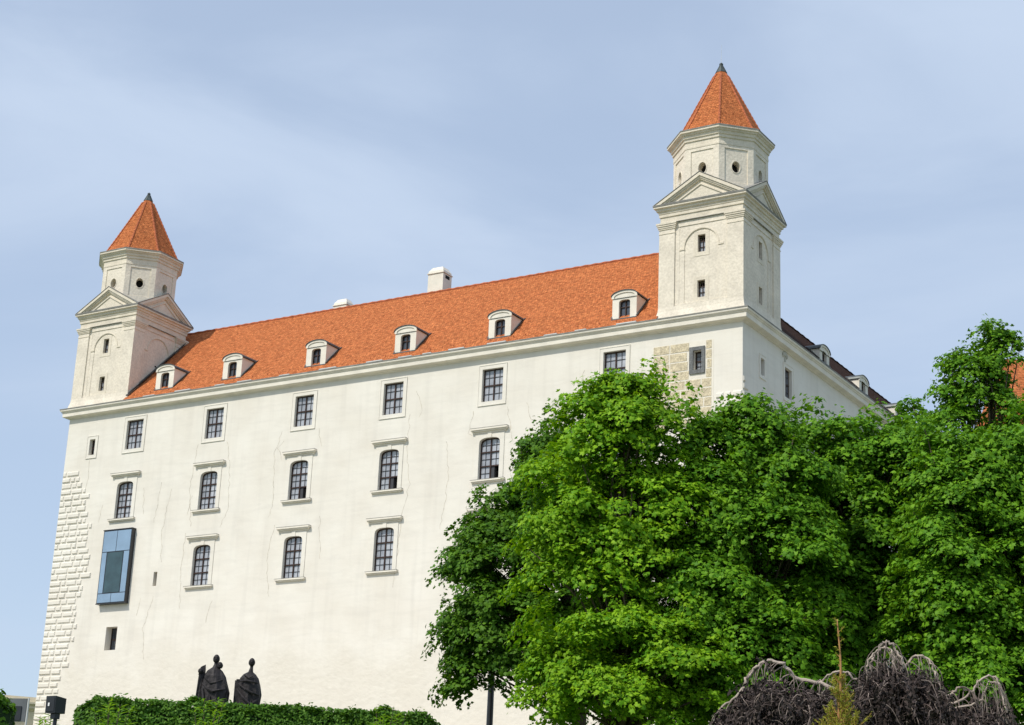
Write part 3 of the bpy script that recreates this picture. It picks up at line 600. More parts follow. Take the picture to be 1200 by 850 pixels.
def leaf_mesh(name, pos, nrm, size, kind, material, rng, parent, extra=None, dirv=None):
    V, F = leaf_template(kind); n = len(pos)
    nrm = nrm/np.linalg.norm(nrm, axis=1, keepdims=True)
    h = rng.normal(size=(n, 3)) if dirv is None else dirv+rng.normal(size=(n, 3))*.25
    h -= nrm*np.sum(h*nrm, 1, keepdims=True); h /= np.linalg.norm(h, axis=1, keepdims=True)+1e-9; s = np.cross(h, nrm)
    vv = pos[:, None, :]+size[:, None, None]*(V[None, :, 0:1]*s[:, None, :]+V[None, :, 1:2]*h[:, None, :]+V[None, :, 2:3]*nrm[:, None, :])
    vv = vv.reshape(-1, 3); ff = (F[None]+(np.arange(n)*len(V))[:, None, None]).reshape(-1)
    me = bpy.data.meshes.new(name); me.vertices.add(len(vv)); me.vertices.foreach_set('co', vv.astype(np.float32).ravel())
    nf = len(ff)//3; me.loops.add(len(ff)); me.loops.foreach_set('vertex_index', ff.astype(np.int32)); me.polygons.add(nf)
    me.polygons.foreach_set('loop_start', np.arange(0, len(ff), 3, dtype=np.int32)); me.polygons.foreach_set('loop_total', np.full(nf, 3, dtype=np.int32))
    me.update(calc_edges=True); me.materials.append(material)
    o = bpy.data.objects.new(name, me); COL.objects.link(o); o.parent = parent; return o

CAMP = np.array([45.166, -101.658, -17.391])
FWD = np.array([-math.sin(yaw), math.cos(yaw), 0]); RGT = np.array([math.cos(yaw), math.sin(yaw), 0])
def G(a, dist, z):    # garden frame: metres to the right of the path, metres along it, height
    p = CAMP+RGT*a+FWD*dist; return np.array([p[0], p[1], z])

def tree(name, label, cat, base, ells, n_spray, n_leaf, leaf, mat_, seed, kind='maple', spray_r=.85, droop=.38, trunk_r=.15, group=None, parent_kind=None):
    """ells: (centre xyz, radii xyz) of the crown's lobes"""
    rng = np.random.default_rng(seed); t = empty(name, tuple(base)); tag(t, label, cat, group)
    E = [(np.array(c, float)-base, np.array(r, float)) for c, r in ells]; vol = np.array([np.prod(r)**.67 for c, r in E]); vol /= vol.sum()
    ei = rng.choice(len(E), n_spray, p=vol); d = rng.normal(size=(n_spray, 3)); d[:, 2] += .25; d /= np.linalg.norm(d, axis=1, keepdims=True)
    rad = rng.uniform(.45, 1.0, n_spray)**.55; rad *= 1+.10*np.sin(d[:, 0]*7+seed)*np.cos(d[:, 2]*6)
    C = np.array([E[i][0] for i in ei])+d*np.array([E[i][1] for i in ei])*rad[:, None]
    hd = d.copy(); hd[:, 2] *= .35
    nrm = np.array([0, 0, 1.])+hd*.5+rng.normal(size=(n_spray, 3))*.16; nrm /= np.linalg.norm(nrm, axis=1, keepdims=True)
    R = spray_r*rng.uniform(.55, 1.25, n_spray)
    sh = rng.uniform(0, 1, n_spray) < .13      # loose shoots standing out of the crown's outline
    d2 = d.copy(); d2[:, 2] = np.abs(d2[:, 2])+.35; d2 /= np.linalg.norm(d2, axis=1, keepdims=True)
    C2 = np.array([E[i][0] for i in ei])+d2*np.array([E[i][1] for i in ei])*rng.uniform(1.02, 1.22, n_spray)[:, None]
    C = np.where(sh[:, None], C2, C); R = np.where(sh, R*.42, R)
    wgt = R**1.6; wgt /= wgt.sum(); k = rng.choice(n_spray, n_spray*n_leaf, p=wgt); m = len(k)
    a = rng.uniform(0, 2*np.pi, m); q = np.sqrt(rng.uniform(0, 1, m)); lumps = 1+.28*np.sin(3*a+k)+.15*np.sin(5*a+2.1*k); q *= lumps
    n0 = nrm[k]; ux = np.cross(n0, [.3, .9, .1]); ux /= np.linalg.norm(ux, axis=1, keepdims=True); uy = np.cross(n0, ux); Rk = R[k][:, None]
    offs = (ux*np.cos(a)[:, None]+uy*np.sin(a)[:, None])*(q[:, None]*Rk)
    pos = C[k]+offs+n0*(rng.normal(size=(m, 1))*.06-droop*.5*q[:, None]**2*Rk)
    pos[:, 2] -= np.maximum(0, .25*q*R[k])*droop
    pos[:, 2] += np.where(sh[k], rng.uniform(-1.1, 1.1, m)*R[k]*1.3, 0)
    ln = n0+offs/Rk*.75+rng.normal(size=(m, 3))*.42
    leaf_mesh('crown', pos, ln, leaf*rng.uniform(.5, 1.35, m), kind, mat_, rng, t)
    # trunk and limbs
    mb = MB(); top = max(E, key=lambda e: e[0][2]); zt = top[0][2]+top[1][2]*.55
    tp = [np.array([0, 0, -.3]), np.array([.05, .02, zt*.25]), np.array([top[0][0]*.35, top[0][1]*.35, zt*.55]), np.array([top[0][0]*.9, top[0][1]*.9, zt])]
    mb.tube(tp, [trunk_r*1.25, trunk_r, trunk_r*.6, .03], 9)
    for j in range(0, min(n_spray, 90)):
        e = C[j*(n_spray//90 or 1) % n_spray]; zz = max(1.7, min(zt*.9, e[2]*.55)); f = zz/zt; s0 = np.array([np.interp(f, [0, .25, .55, 1], [p[i] for p in tp]) for i in range(3)]); s0[2] = zz
        mid = (s0+e)/2+rng.normal(size=3)*.15+np.array([0, 0, .25*np.linalg.norm(e[:2]-s0[:2])*.3])
        mb.tube([s0, mid*.5+s0*.5, mid, (mid+e)/2+[0, 0, .05], e], [trunk_r*.32, trunk_r*.22, trunk_r*.15, .02, .01], 5)
    mb.build('trunk', MT['bark'], t, smooth=True); return t


def gtree(name, label, cat, ba, bd, lobes, *a, **k):
    b = G(ba, bd, 0); b[2] = gz(b[0], b[1])
    E = []
    for (x, dd, z, rx, rd, rz) in lobes:
        E.append((G(x, dd, z), ((rx+rd)/2 if abs(rx-rd) < .6 else (rx*.9+rd*.1), (rx+rd)/2 if abs(rx-rd) < .6 else rd*.8+rx*.2, rz)))
    return tree(name, label, cat, b, E, *a, **k)
GR = 'broadleaved trees in front of the castle'
gtree('maple_tree', 'dark green tree overhanging the lamp post, leftmost and darkest of the front trees', 'tree', 1.9, 42.3, [(0.23, 42.0, -10.54, 1.6, 1.6, 1.14), (-0.1, 42.0, -8.92, 1.26, 1.24, 1.49), (0.25, 42.0, -7.7, 0.6, 0.7, 0.8), (1.1, 41.99, -6.95, 0.95, 1.0, 1.5), (-0.58, 42.0, -11.37, 0.72, 0.72, 0.6), (2.03, 41.95, -8.94, 1.62, 1.6, 2.23), (1.88, 41.96, -10.67, 1.2, 1.2, 0.93), (-0.86, 41.99, -8.95, 0.51, 0.7, 0.37), (-0.85, 41.99, -10.28, 0.56, 0.7, 0.53), (0.9, 42.0, -6.2, 0.5, 0.6, 0.45)],
      400, 210, .074, MT['leafC'], 11, spray_r=.56, group=GR)
gtree('maple_tree', 'bright yellow-green maple whose crown rises against the front of the castle beside the sandstone patch', 'tree', 2.4, 35, [(2.44, 34.91, -7.25, 0.9, 0.87, 0.97), (2.26, 34.93, -6.84, 0.48, 0.7, 0.58), (1.62, 34.96, -7.55, 0.77, 0.75, 0.83), (1.03, 34.98, -8.28, 0.73, 0.7, 0.67), (3.25, 34.85, -7.51, 0.72, 0.7, 0.79), (1.33, 34.97, -9.51, 1.05, 1.04, 1.01), (2.26, 34.93, -9.3, 1.36, 1.34, 1.15), (3.28, 34.85, -9.1, 0.84, 0.84, 0.98), (1.71, 34.96, -10.87, 1.42, 1.42, 1.21), (2.97, 34.87, -10.84, 1.24, 1.25, 1.3), (2.5, 34.91, -12.53, 1.72, 1.76, 1.43), (1.09, 34.98, -12.66, 0.63, 0.7, 0.92), (2.3, 33.9, -12.3, 1.5, 1.0, 1.1), (3.4, 34.0, -12.6, 1.1, 1.0, 1.2)],
      480, 210, .068, MT['leafA'], 5, spray_r=.50, group=GR)
gtree('maple_tree', 'green tree just right of the bright maple, its top below the corner tower', 'tree', 5.2, 36.2, [(4.25, 35.75, -7.58, 0.76, 0.76, 0.81), (5.08, 35.64, -7.48, 0.76, 0.76, 1.03), (5.78, 35.53, -8.29, 0.85, 0.86, 1.01), (4.08, 35.16, -9.17, 1.02, 1.03, 1.17), (5.29, 35.2, -9.81, 1.5, 1.55, 1.33), (4.15, 34.95, -10.77, 1.16, 1.2, 1.13), (4.94, 35.15, -12.05, 1.79, 1.89, 1.44), (6.18, 35.47, -11.44, 0.98, 1.03, 1.3)],
      500, 210, .070, MT['leafB'], 21, spray_r=.54, group=GR)
gtree('maple_tree', 'broad green tree behind the weeping tree, between two other green crowns', 'tree', 8.0, 38.2, [(6.56, 37.43, -7.3, 0.86, 0.87, 1.04), (7.54, 37.24, -7.31, 0.88, 0.91, 1.11), (8.24, 37.1, -7.51, 0.78, 0.82, 1.22), (8.93, 36.94, -7.8, 0.77, 0.82, 1.15), (7.25, 37.3, -8.91, 1.39, 1.45, 1.43), (8.45, 37.05, -9.46, 1.44, 1.54, 1.59), (7.05, 37.34, -10.38, 1.38, 1.45, 1.39), (8.23, 37.1, -11.8, 2.15, 2.36, 1.71)],
      560, 210, .074, MT['leafB'], 33, spray_r=.58, group=GR)
gtree('maple_tree', 'green tree at the right edge of the view, under the tall sparse crown', 'tree', 9.9, 36, [(8.96, 34.87, -7.96, 0.72, 0.77, 0.85), (9.51, 34.72, -8.33, 0.79, 0.86, 1.16), (10.15, 34.54, -8.17, 0.7, 0.77, 1.16), (8.86, 34.38, -9.83, 1.09, 1.2, 1.22), (9.99, 34.59, -10.08, 1.08, 1.2, 1.3), (8.65, 34.43, -11.34, 1.08, 1.2, 1.09), (9.67, 34.68, -12.25, 1.66, 1.89, 1.42), (11.6, 36.0, -9.3, 1.4, 1.4, 2.2)],
      520, 210, .070, MT['leafB'], 45, spray_r=.54, group=GR)
gtree('young_tree', 'tallest tree at the right, with a loose open crown standing up against the sky', 'tree', 12.8, 46.4, [(13.08, 46.18, -1.49, 0.56, 0.7, 0.71), (13.41, 46.09, -1.75, 0.52, 0.7, 0.6), (12.29, 46.4, -2.19, 0.57, 0.7, 0.65), (12.62, 46.27, -2.45, 0.8, 0.9, 0.85), (12.0, 46.48, -3.06, 0.57, 0.7, 0.6), (12.74, 46.28, -3.5, 1.18, 1.26, 0.89), (10.91, 46.74, -3.52, 0.33, 0.7, 0.56), (11.32, 46.65, -3.82, 0.39, 0.7, 0.55), (12.8, 46.4, -5.2, 1.7, 1.4, 1.5), (13.0, 46.4, -8, 1.7, 1.6, 2.4)],
      330, 100, .080, MT['leafB'], 57, spray_r=.42, trunk_r=.16, group=GR)

# ================================================================== HEDGE AND SHRUBS
def hedge(name, label, a0, d0, a1, d1, ztop0, ztop1, width, seed, n, leaf=.05, hgt=2.4, material='leafH', cat='hedge'):
    rng = np.random.default_rng(seed); p0, p1 = G(a0, d0, 0), G(a1, d1, 0); L_ = np.linalg.norm(p1-p0); ex = (p1-p0)/L_; ey = np.array([-ex[1], ex[0], 0])
    t = empty(name, (p0[0], p0[1], ztop0-hgt)); tag(t, label, cat)
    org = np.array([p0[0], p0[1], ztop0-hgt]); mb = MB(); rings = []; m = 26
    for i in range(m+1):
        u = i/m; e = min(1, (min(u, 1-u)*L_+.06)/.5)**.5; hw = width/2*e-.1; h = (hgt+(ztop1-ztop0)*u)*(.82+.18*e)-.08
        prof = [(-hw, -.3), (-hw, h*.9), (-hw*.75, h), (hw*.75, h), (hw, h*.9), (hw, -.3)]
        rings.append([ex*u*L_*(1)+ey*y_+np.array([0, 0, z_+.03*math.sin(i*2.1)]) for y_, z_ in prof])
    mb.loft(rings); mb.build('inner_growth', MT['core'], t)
    u = rng.uniform(0, 1, n); e = np.minimum(1, (np.minimum(u, 1-u)*L_+.03)/.5)**.5
    hw = width/2*e; h = (hgt+(ztop1-ztop0)*u)*(.82+.18*e); per = rng.uniform(0, 1, n); side = per < .52; top = per >= .72
    bx = .07*np.sin(u*L_*3.1)+.05*np.sin(u*L_*7.7+1)
    y_ = np.where(side, -hw, np.where(top, rng.uniform(-1, 1, n)*hw, hw)); z_ = np.where(top, h+bx*.8, rng.uniform(.25, 1.0, n)*h)
    shoots = rng.uniform(0, 1, n) < .05; z_ = np.where(top & shoots, z_+rng.uniform(0, .12, n), z_)
    endf = (e < .75) & (rng.uniform(0, 1, n) < .5); y_ = np.where(endf, rng.uniform(-1, 1, n)*hw, y_)
    depth = rng.uniform(0, .12, n)+.05*np.sin(u*L_*9+z_*8)
    pos = ex*(u*L_)[:, None]+ey*(y_-np.sign(y_)*depth*(~top))[:, None]+np.stack([0*z_, 0*z_, z_-depth*top*.7], 1)
    nrm = ey*(np.where(top, 0, np.sign(y_)))[:, None]+np.array([0, 0, 1.])*(.5+.8*top)[:, None]+rng.normal(size=(n, 3))*.45
    nrm += ex*np.where(u < .5, -1, 1)[:, None]*(1-e)[:, None]
    leaf_mesh('foliage', pos, nrm, leaf*rng.uniform(.6, 1.3, n), 'oval', MT[material], rng, t); return t
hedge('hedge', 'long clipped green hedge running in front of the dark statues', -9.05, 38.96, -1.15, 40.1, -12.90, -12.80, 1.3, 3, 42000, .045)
hedge('bush', 'dark rounded bush at the far left edge beside the cream outbuilding', -9.4, 23.9, -6.42, 24.1, -14.47, -14.47, 1.6, 9, 15000, .045, 1.9, 'leafC', 'bush')

def shrub(label, a, d, ztop, n_stems, seed, spread=.5, group='leafy shoots in front of the hedge'):
    rng = np.random.default_rng(seed); b = G(a, d, 0); b[2] = gz(b[0], b[1]); t = empty('shrub', tuple(b)); tag(t, label, 'shrub', group); H = ztop-b[2]
    mb = MB(); pos = []; nr = []; dv = []; sz = []
    for i in range(n_stems):
        an = rng.uniform(0, 2*np.pi); sp = rng.uniform(.2, 1)*spread; h = H*rng.uniform(.72, 1.0); tip = np.array([math.cos(an)*sp, math.sin(an)*sp, h])
        pts = [tip*np.array([f**1.6, f**1.6, 1])*np.array([1, 1, f]) for f in (0.02, .3, .6, .8, .92, 1)]; mb.tube(pts, [.014, .012, .01, .008, .006, .003], 5)
        for j in range(46):
            f = rng.uniform(.45, 1.0); c = np.array([np.interp(f, (0.02, .3, .6, .8, .92, 1), [p[q] for p in pts]) for q in range(3)])
            az = rng.uniform(0, 2*np.pi); o = np.array([math.cos(az), math.sin(az), .35]); l = rng.uniform(.07, .12)
            pos.append(c+o*l*.9); nr.append(np.array([-math.cos(az)*.4, -math.sin(az)*.4, 1])); dv.append(o); sz.append(l)
    mb.build('stem', MT['bark'], t)
    leaf_mesh('foliage', np.array(pos), np.array(nr), np.array(sz), 'lance', MT['leafS'], rng, t, dirv=np.array(dv)); return t
shrub('light green leafy shoots below the black loudspeaker', -8.15, 33, -13.62, 12, 1, .35)
shrub('light green leafy shrub in front of the left end of the hedge', -7.2, 34, -13.38, 16, 2, .45)
shrub('light green leafy shrub in front of the hedge, below the pair of robed statues', -5.5, 34.5, -13.2, 14, 3, .4)
shrub('low light green shrub in front of the right end of the hedge', -2.2, 35.5, -13.18, 22, 4, .5)

# ================================================================== STATUES
def robe(mb, cx, cy, prof, n=28, folds=7, amp=.07, seed=0, tw=.0):
    rn = random.Random(seed); ph = rn.uniform(0, 6); rings = []
    for i, (z, rx, ry, ox) in enumerate(prof):
        r = []
        for k in range(n):
            a = 2*math.pi*k/n; s = 1+amp*math.sin(folds*a+ph+z*1.2)*min(1, rx*2.2)+amp*.6*math.sin((folds+4)*a-z*2.7+ph)*min(1, rx*2.2)
            # faceted heavy cloth
            r.append((cx+ox+rx*s*math.cos(a+tw*z), cy+ry*s*math.sin(a+tw*z), z))
        rings.append(r)
    mb.loft(rings)
def head(mb, x, y, z, r, up=1.28):
    for fac, dx in ((1, 0),):
        rings = []
        for i in range(9):
            t = math.pi*(i+.0)/8; rr = r*math.sin(t)*(1-.12*math.cos(t)*-1)+.002; zz = z-r*up*math.cos(t); rings.append([(x+rr*math.cos(2*math.pi*k/14), y+rr*.95*math.sin(2*math.pi*k/14)-(.16*r if 5 < k*1 < 0 else 0), zz) for k in range(14)])
        mb.loft(rings)
    # brow, nose, chin towards the viewer
    mb.loft([[(x-.03, y-r*.86, z+r*.35), (x+.03, y-r*.86, z+r*.35), (x+.03, y-r*.8, z+r*.35)], [(x-.035, y-r*1.2, z-r*.1), (x+.035, y-r*1.2, z-r*.1), (x+.0, y-r*.7, z-r*.1)], [(x-.02, y-r*.85, z-r*.22), (x+.02, y-r*.85, z-r*.22), (x, y-r*.7, z-r*.22)]])
    mb.box((x-r*.7, y-r*.99, z+r*.28), (x+r*.7, y-r*.6, z+r*.42))
    mb.box((x-r*.35, y-r*1.0, z-r*.62), (x+r*.35, y-r*.6, z-r*.5))
ANG = yaw
def statue(label, a, d, ztop, builder):
    b = G(a, d, 0); b[2] = gz(b[0], b[1])+.16; t = empty('statue', tuple(b)); t.rotation_euler = (0, 0, ANG); tag(t, label, 'statue', 'bronze statues before the castle wall')
    builder(t, ztop-b[2]); return t
def plinth(t, hx, hy, h, x=0):
    mb = MB(); sweep(mb, rect(x-hx, x+hx, -hy, hy), [(.08, -.3), (.08, .18), (0, .22), (0, h-.12), (.05, h-.1), (.05, h)], cap=True); mb.build('plinth', MT['greystone'], t)
def s_pair(t, H):      # broad robed figure with a second head at its shoulder, slender staff bearer at its side
    p = H-2.95; plinth(t, .85, .55, p); mb = MB()
    robe(mb, .12, 0, [(p, .50, .38, 0), (p+.5, .53, .40, 0), (p+1.0, .58, .42, .02), (p+1.42, .60, .42, .02), (p+1.75, .52, .38, 0), (p+2.05, .45, .33, -.03), (p+2.28, .31, .24, -.05), (p+2.42, .13, .13, -.03), (p+2.55, .085, .09, -.02), (p+2.72, .08, .085, -.02)], seed=1)
    robe(mb, -.44, .03, [(p, .20, .20, .04), (p+.7, .19, .19, .02), (p+1.4, .16, .16, -.02), (p+1.9, .11, .12, -.02), (p+2.2, .06, .07, -.0)], n=16, folds=5, seed=2)
    # cloak edge hanging from the shoulders
    for s in ((-.42, -.36, 1.62), ): pass
    mb.tube([(-.36, -.26, p+1.72), (-.1, -.43, p+1.48), (.12, -.46, p+1.38), (.38, -.42, p+1.46), (.62, -.24, p+1.52)], [.03, .05, .06, .045, .03], 6)
    mb.tube([(-.28, -.28, p+1.95), (.0, -.38, p+1.72), (.2, -.38, p+1.76), (.45, -.24, p+1.9)], [.03, .045, .045, .03], 6)
    mb.tube([(-.3, -.34, p+1.5), (-.2, -.44, p+.9), (-.12, -.42, p+.1)], [.03, .06, .07], 6); mb.tube([(.28, -.4, p+1.3), (.3, -.44, p+.8), (.22, -.42, p+.1)], [.03, .06, .07], 6)
    mb.tube([(.02, -.42, p+1.2), (.04, -.44, p+.7), (.02, -.42, p+.1)], [.03, .05, .05], 6)
    mb.tube([(-.58, -.14, p), (-.58, -.14, p+1.2), (-.52, -.12, p+2.2)], [.025, .025, .03], 6)
    mb.build('figure', MT['bronze'], t, smooth=False)
    h = MB(); head(h, .10, -.04, p+2.77, .14); h.build('head', MT['bronze'], t)
    h = MB(); head(h, .27, -.08, p+2.5, .13, 1.1); h.build('head', MT['bronze'], t)
    h = MB(); head(h, -.49, -.12, p+2.24, .11, 1.05); h.build('head', MT['bronze'], t)
    k = MB(); k.loft([[(-.60, .0, p+2.1), (-.36, .0, p+1.95), (-.31, .0, p+2.25), (-.33, 0, p+2.52), (-.52, .0, p+2.42)], [(-.60, .07, p+2.1), (-.36, .07, p+1.95), (-.31, .07, p+2.25), (-.33, .07, p+2.52), (-.52, .07, p+2.42)]]); k.build('shield', MT['bronze'], t)
def s_one(t, H):
    p = H-2.9; plinth(t, .7, .5, p); mb = MB()
    robe(mb, .02, 0, [(p, .36, .32, 0), (p+.5, .40, .35, .0), (p+1.0, .45, .37, .04), (p+1.4, .47, .38, .06), (p+1.75, .43, .36, .04), (p+2.05, .38, .31, .0), (p+2.22, .25, .21, .0), (p+2.32, .10, .11, .03), (p+2.5, .065, .075, .05), (p+2.65, .07, .08, .06)], seed=4, folds=6)
    mb.tube([(-.32, -.26, p+1.9), (-.05, -.4, p+1.9), (.2, -.4, p+1.88), (.42, -.22, p+1.86)], [.03, .04, .04, .03], 6)
    mb.tube([(-.38, -.24, p+1.78), (-.05, -.44, p+1.55), (.25, -.44, p+1.42), (.50, -.2, p+1.36)], [.03, .045, .05, .03], 6)
    mb.tube([(-.42, -.24, p+1.55), (-.1, -.44, p+1.2), (.2, -.47, p+.95), (.34, -.42, p+1.05), (.50, -.2, p+1.25)], [.03, .05, .06, .05, .03], 6)
    mb.tube([(-.16, -.3, p+2.15), (.04, -.36, p+2.02), (.2, -.3, p+2.14)], [.025, .035, .025], 6)
    for x in (-.25, -.02, .2): mb.tube([(x, -.36, p+1.1), (x+.03, -.4, p+.6), (x-.02, -.38, p+.05)], [.02, .05, .05], 6)
    mb.build('figure', MT['bronze'], t)
    h = MB(); head(h, .07, -.03, p+2.72, .135, 1.3); h.build('head', MT['bronze'], t)
    k = MB(); k.box((-.56, -.05, p+.3), (-.37, .06, p+1.95)); k.box((-.50, -.07, p+1.95), (-.36, .08, p+2.0)); k.build('book', MT['bronze'], t)
statue('dark bronze statue of a broad robed figure with shield bearer, left one above the hedge', -11.75, 74.1, -6.78, s_pair)
statue('dark bronze statue of a single slim robed figure, right of the two above the hedge', -10.28, 74.3, -6.83, s_one)

# ================================================================== STREET FURNITURE
b = G(-.17, 44.5, 0); b[2] = gz(b[0], b[1]); t = empty('lamp_post', tuple(b)); tag(t, 'slim black lamp post rising into the darkest tree right of the hedge', 'lamp post')
mb = MB(); sweep(mb, lambda r: [(r*math.cos(k*math.pi/6), r*math.sin(k*math.pi/6)) for k in range(12)], [(.15, -.1), (.15, .35), (.11, .42), (.085, .5), (.075, 3.9), (.1, 3.92), (.1, 3.98)], cap=True); mb.build('pole', MT['blackmetal'], t, smooth=False)
mb = MB(); sweep(mb, lambda r: [(r*math.cos(k*math.pi/3), r*math.sin(k*math.pi/3)) for k in range(6)], [(.11, 3.98), (.2, 4.4)], cap=True); lo = mb.build('lamp_glass', MT['glassdark'], t)
mb = MB(); sweep(mb, lambda r: [(r*math.cos(k*math.pi/3), r*math.sin(k*math.pi/3)) for k in range(6)], [(.24, 4.4), (.22, 4.45), (.08, 4.62), (.03, 4.75)], cap=True); mb.build('lamp_cap', MT['blackmetal'], t)

b = G(-6.62, 27.2, 0); b[2] = gz(b[0], b[1]); t = empty('loudspeaker', tuple(b)); t.rotation_euler = (0, 0, yaw-.55); tag(t, 'black loudspeaker cabinet on a pole with a small white sticker, left of the hedge', 'loudspeaker')
zc = -14.36-b[2]; SC = .76; mb = MB(lambda p: (p[0]*SC, p[1]*SC, zc+(p[2]-zc)*SC))
mb.loft([[(-.13, -.14, zc-.16), (.13, -.14, zc-.16), (.11, .16, zc-.15), (-.11, .16, zc-.15)], [(-.13, -.15, zc+.17), (.13, -.15, zc+.17), (.11, .16, zc+.15), (-.11, .16, zc+.15)]])
mb.build('cabinet', MT['blackmetal'], t)
mb = MB(mb.T); mb.loft([[(-.105, -.152, zc-.13), (.105, -.152, zc-.13), (.105, -.162, zc+.135), (-.105, -.162, zc+.135)], [(-.11, -.14, zc-.135), (.11, -.14, zc-.135), (.11, -.15, zc+.14), (-.11, -.15, zc+.14)]]); mb.build('grille', MT['blackmetal'], t)
mb = MB(mb.T); mb.box((-.045, -.172, zc-.03), (-.005, -.163, zc+.035)); mb.build('sticker', MT['white'], t)
mb = MB(); mb.tube([(.0, .02, -.1), (.0, .02, zc-.12)], .03, 10); mb.box((-.04, -.05, zc-.2), (.05, .06, zc-.12)); mb.build('pole', MT['blackmetal'], t)

# ================================================================== BUILDINGS BEYOND
b = G(-42.4, 165, 0); t = empty('outbuilding', (b[0], b[1], -9)); t.rotation_euler = (0, 0, .9); tag(t, 'small cream baroque outbuilding with stepped cornice, far off beyond the left corner of the castle', 'building')
mb = MB(); mb.box((-6, 0, 0), (6, 8, 9.4)); mb.box((-6.3, -.3, 7.4), (6.3, 8.3, 7.8)); mb.build('wall', MT['cream'], t)
mb = MB(); sweep(mb, rect(-6, 6, 0, 8), [(.1, 9.4), (.35, 9.6), (.35, 9.8), (.6, 10.0), (.6, 10.15)], cap=True); mb.build('cornice', MT['cream'], t)
mb = MB(); mb.box((-5.6, .4, 10.15), (5.6, 7.6, 10.7)); mb.build('parapet', MT['cream'], t)
for x in (-4.2, -1.4, 1.4, 4.2):
    mb = MB(); mb.box((x-.5, -.2, 0), (x+.5, .02, 7.4)); mb.build('pilaster', MT['ochre'], t)
for x in (2.2, 5.2):
    mb = MB(); sweep(mb, rect(x-.28, x+.28, .5, 1.06), [(.1, 10.7), (.1, 10.9), (0, 10.95), (0, 11.5), (.12, 11.6), (.0, 11.9), (-.2, 12.4)], cap=True); mb.build('pinnacle', MT['cream'], t)
b = G(-20.5, 78, 0); b[2] = gz(b[0], b[1]); t = empty('notice_board', tuple(b)); t.rotation_euler = (0, 0, yaw-.2); tag(t, 'grey framed board with a dark panel, partly seen left of the quoined corner', 'notice board')
zt = -8.45-b[2]
for x in (-.85, .35):
    mb = MB(); mb.tube([(x, 0, -.1), (x, 0, zt)], .045, 8); mb.build('post', MT['flash'], t)
mb = MB(); mb.box((-.8, -.05, zt-1.0), (.3, .03, zt-.02)); mb.build('panel', MT['roofgrey'], t)
mb = MB(); mb.box((-.35, -.09, zt-.95), (.1, -.051, zt-.35)); mb.build('poster', MT['blackmetal'], t)
b = G(30.35, 80, 0); b[2] = gz(b[0], b[1]); t = empty('house', (b[0], b[1], b[2])); t.rotation_euler = (0, 0, yaw); tag(t, 'house with a steep orange tiled roof showing through leaves at the right edge', 'house')
hz = 5.2-b[2]; mb = MB(); mb.box((-7, 0, -1), (9, 10, hz)); mb.build('wall', MT['cream'], t)
mb = MB(); mb.loft([[(-7.6, -.6, hz), (9.6, -.6, hz), (9.6, 10.6, hz), (-7.6, 10.6, hz)], [(-5.6, 4.9, hz+6), (7.6, 4.9, hz+6), (7.6, 5.1, hz+6), (-5.6, 5.1, hz+6)]]); mb.build('roof', MT['tile'], t)

# ================================================================== FOREGROUND: WEEPING TREE AND CONIFER SEEDLING
def spline(pts, n):
    P_ = np.array(pts, float); m = len(P_); out = []
    for i in range(m-1):
        p0, p1, p2, p3 = P_[max(i-1, 0)], P_[i], P_[i+1], P_[min(i+2, m-1)]
        for j in range(n):
            t = j/n; out.append(.5*((2*p1)+(-p0+p2)*t+(2*p0-5*p1+4*p2-p3)*t*t+(-p0+3*p1-3*p2+p3)*t**3))
    out.append(P_[-1]); return np.array(out)
rng = np.random.default_rng(77)
b = G(2.85, 13.7, 0); b[2] = gz(b[0], b[1]); t = empty('weeping_tree', tuple(b))
tag(t, 'low weeping tree with bare pale arching branches over a mass of dark brown hanging twigs', 'tree')
def gl(a, d, z): return G(a, d, z-.045)-b
arcs = [  # main limbs, garden frame (right, forward, height)
 ([(2.85, 13.7, -15.55), (2.55, 13.75, -15.42), (2.30, 13.8, -15.36), (2.18, 13.8, -15.26), (2.04, 13.82, -15.245), (1.93, 13.84, -15.36), (1.85, 13.84, -15.5), (1.70, 13.85, -15.62)], .017),
 ([(2.85, 13.7, -15.48), (2.70, 13.72, -15.33), (2.58, 13.74, -15.31), (2.45, 13.78, -15.38), (2.3, 13.8, -15.38)], .010),
 ([(2.85, 13.7, -15.5), (2.84, 13.66, -15.25), (2.92, 13.64, -15.10), (2.98, 13.62, -15.09), (3.06, 13.6, -15.22), (3.08, 13.6, -15.4)], .015),
 ([(2.85, 13.7, -15.5), (2.80, 13.6, -15.28), (2.88, 13.55, -15.15), (2.96, 13.5, -15.17), (2.99, 13.48, -15.35)], .011),
 ([(2.9, 13.7, -15.55), (3.08, 13.68, -15.28), (3.2, 13.66, -15.17), (3.29, 13.65, -15.22), (3.36, 13.64, -15.40), (3.42, 13.62, -15.58)], .012),
 ([(2.9, 13.7, -15.6), (3.35, 13.6, -15.50), (3.47, 13.58, -15.42), (3.58, 13.58, -15.44)], .014),
 ([(2.9, 13.7, -15.65), (3.5, 13.55, -15.50), (3.62, 13.5, -15.36), (3.74, 13.5, -15.34), (3.80, 13.5, -15.5), (3.84, 13.5, -15.75)], .011),
 ([(2.9, 13.7, -15.65), (3.55, 13.5, -15.55), (3.68, 13.45, -15.38), (3.76, 13.42, -15.45), (3.80, 13.4, -15.8)], .009)]
mb = MB(); starts = []
for pts, r in arcs:
    s = spline([gl(*p) for p in pts], 7); s += rng.normal(size=s.shape)*.006; n = len(s); mb.tube(s, [r*(1-.45*i/n) for i in range(n)], 7)
    for i in range(3, n): starts.append((s[i], r*.5, (s[i]-s[i-1])/np.linalg.norm(s[i]-s[i-1])))
mb.tube([gl(2.85, 13.7, -17.6), gl(2.88, 13.72, -16.6), gl(2.85, 13.7, -15.5)], [.09, .075, .04], 9)
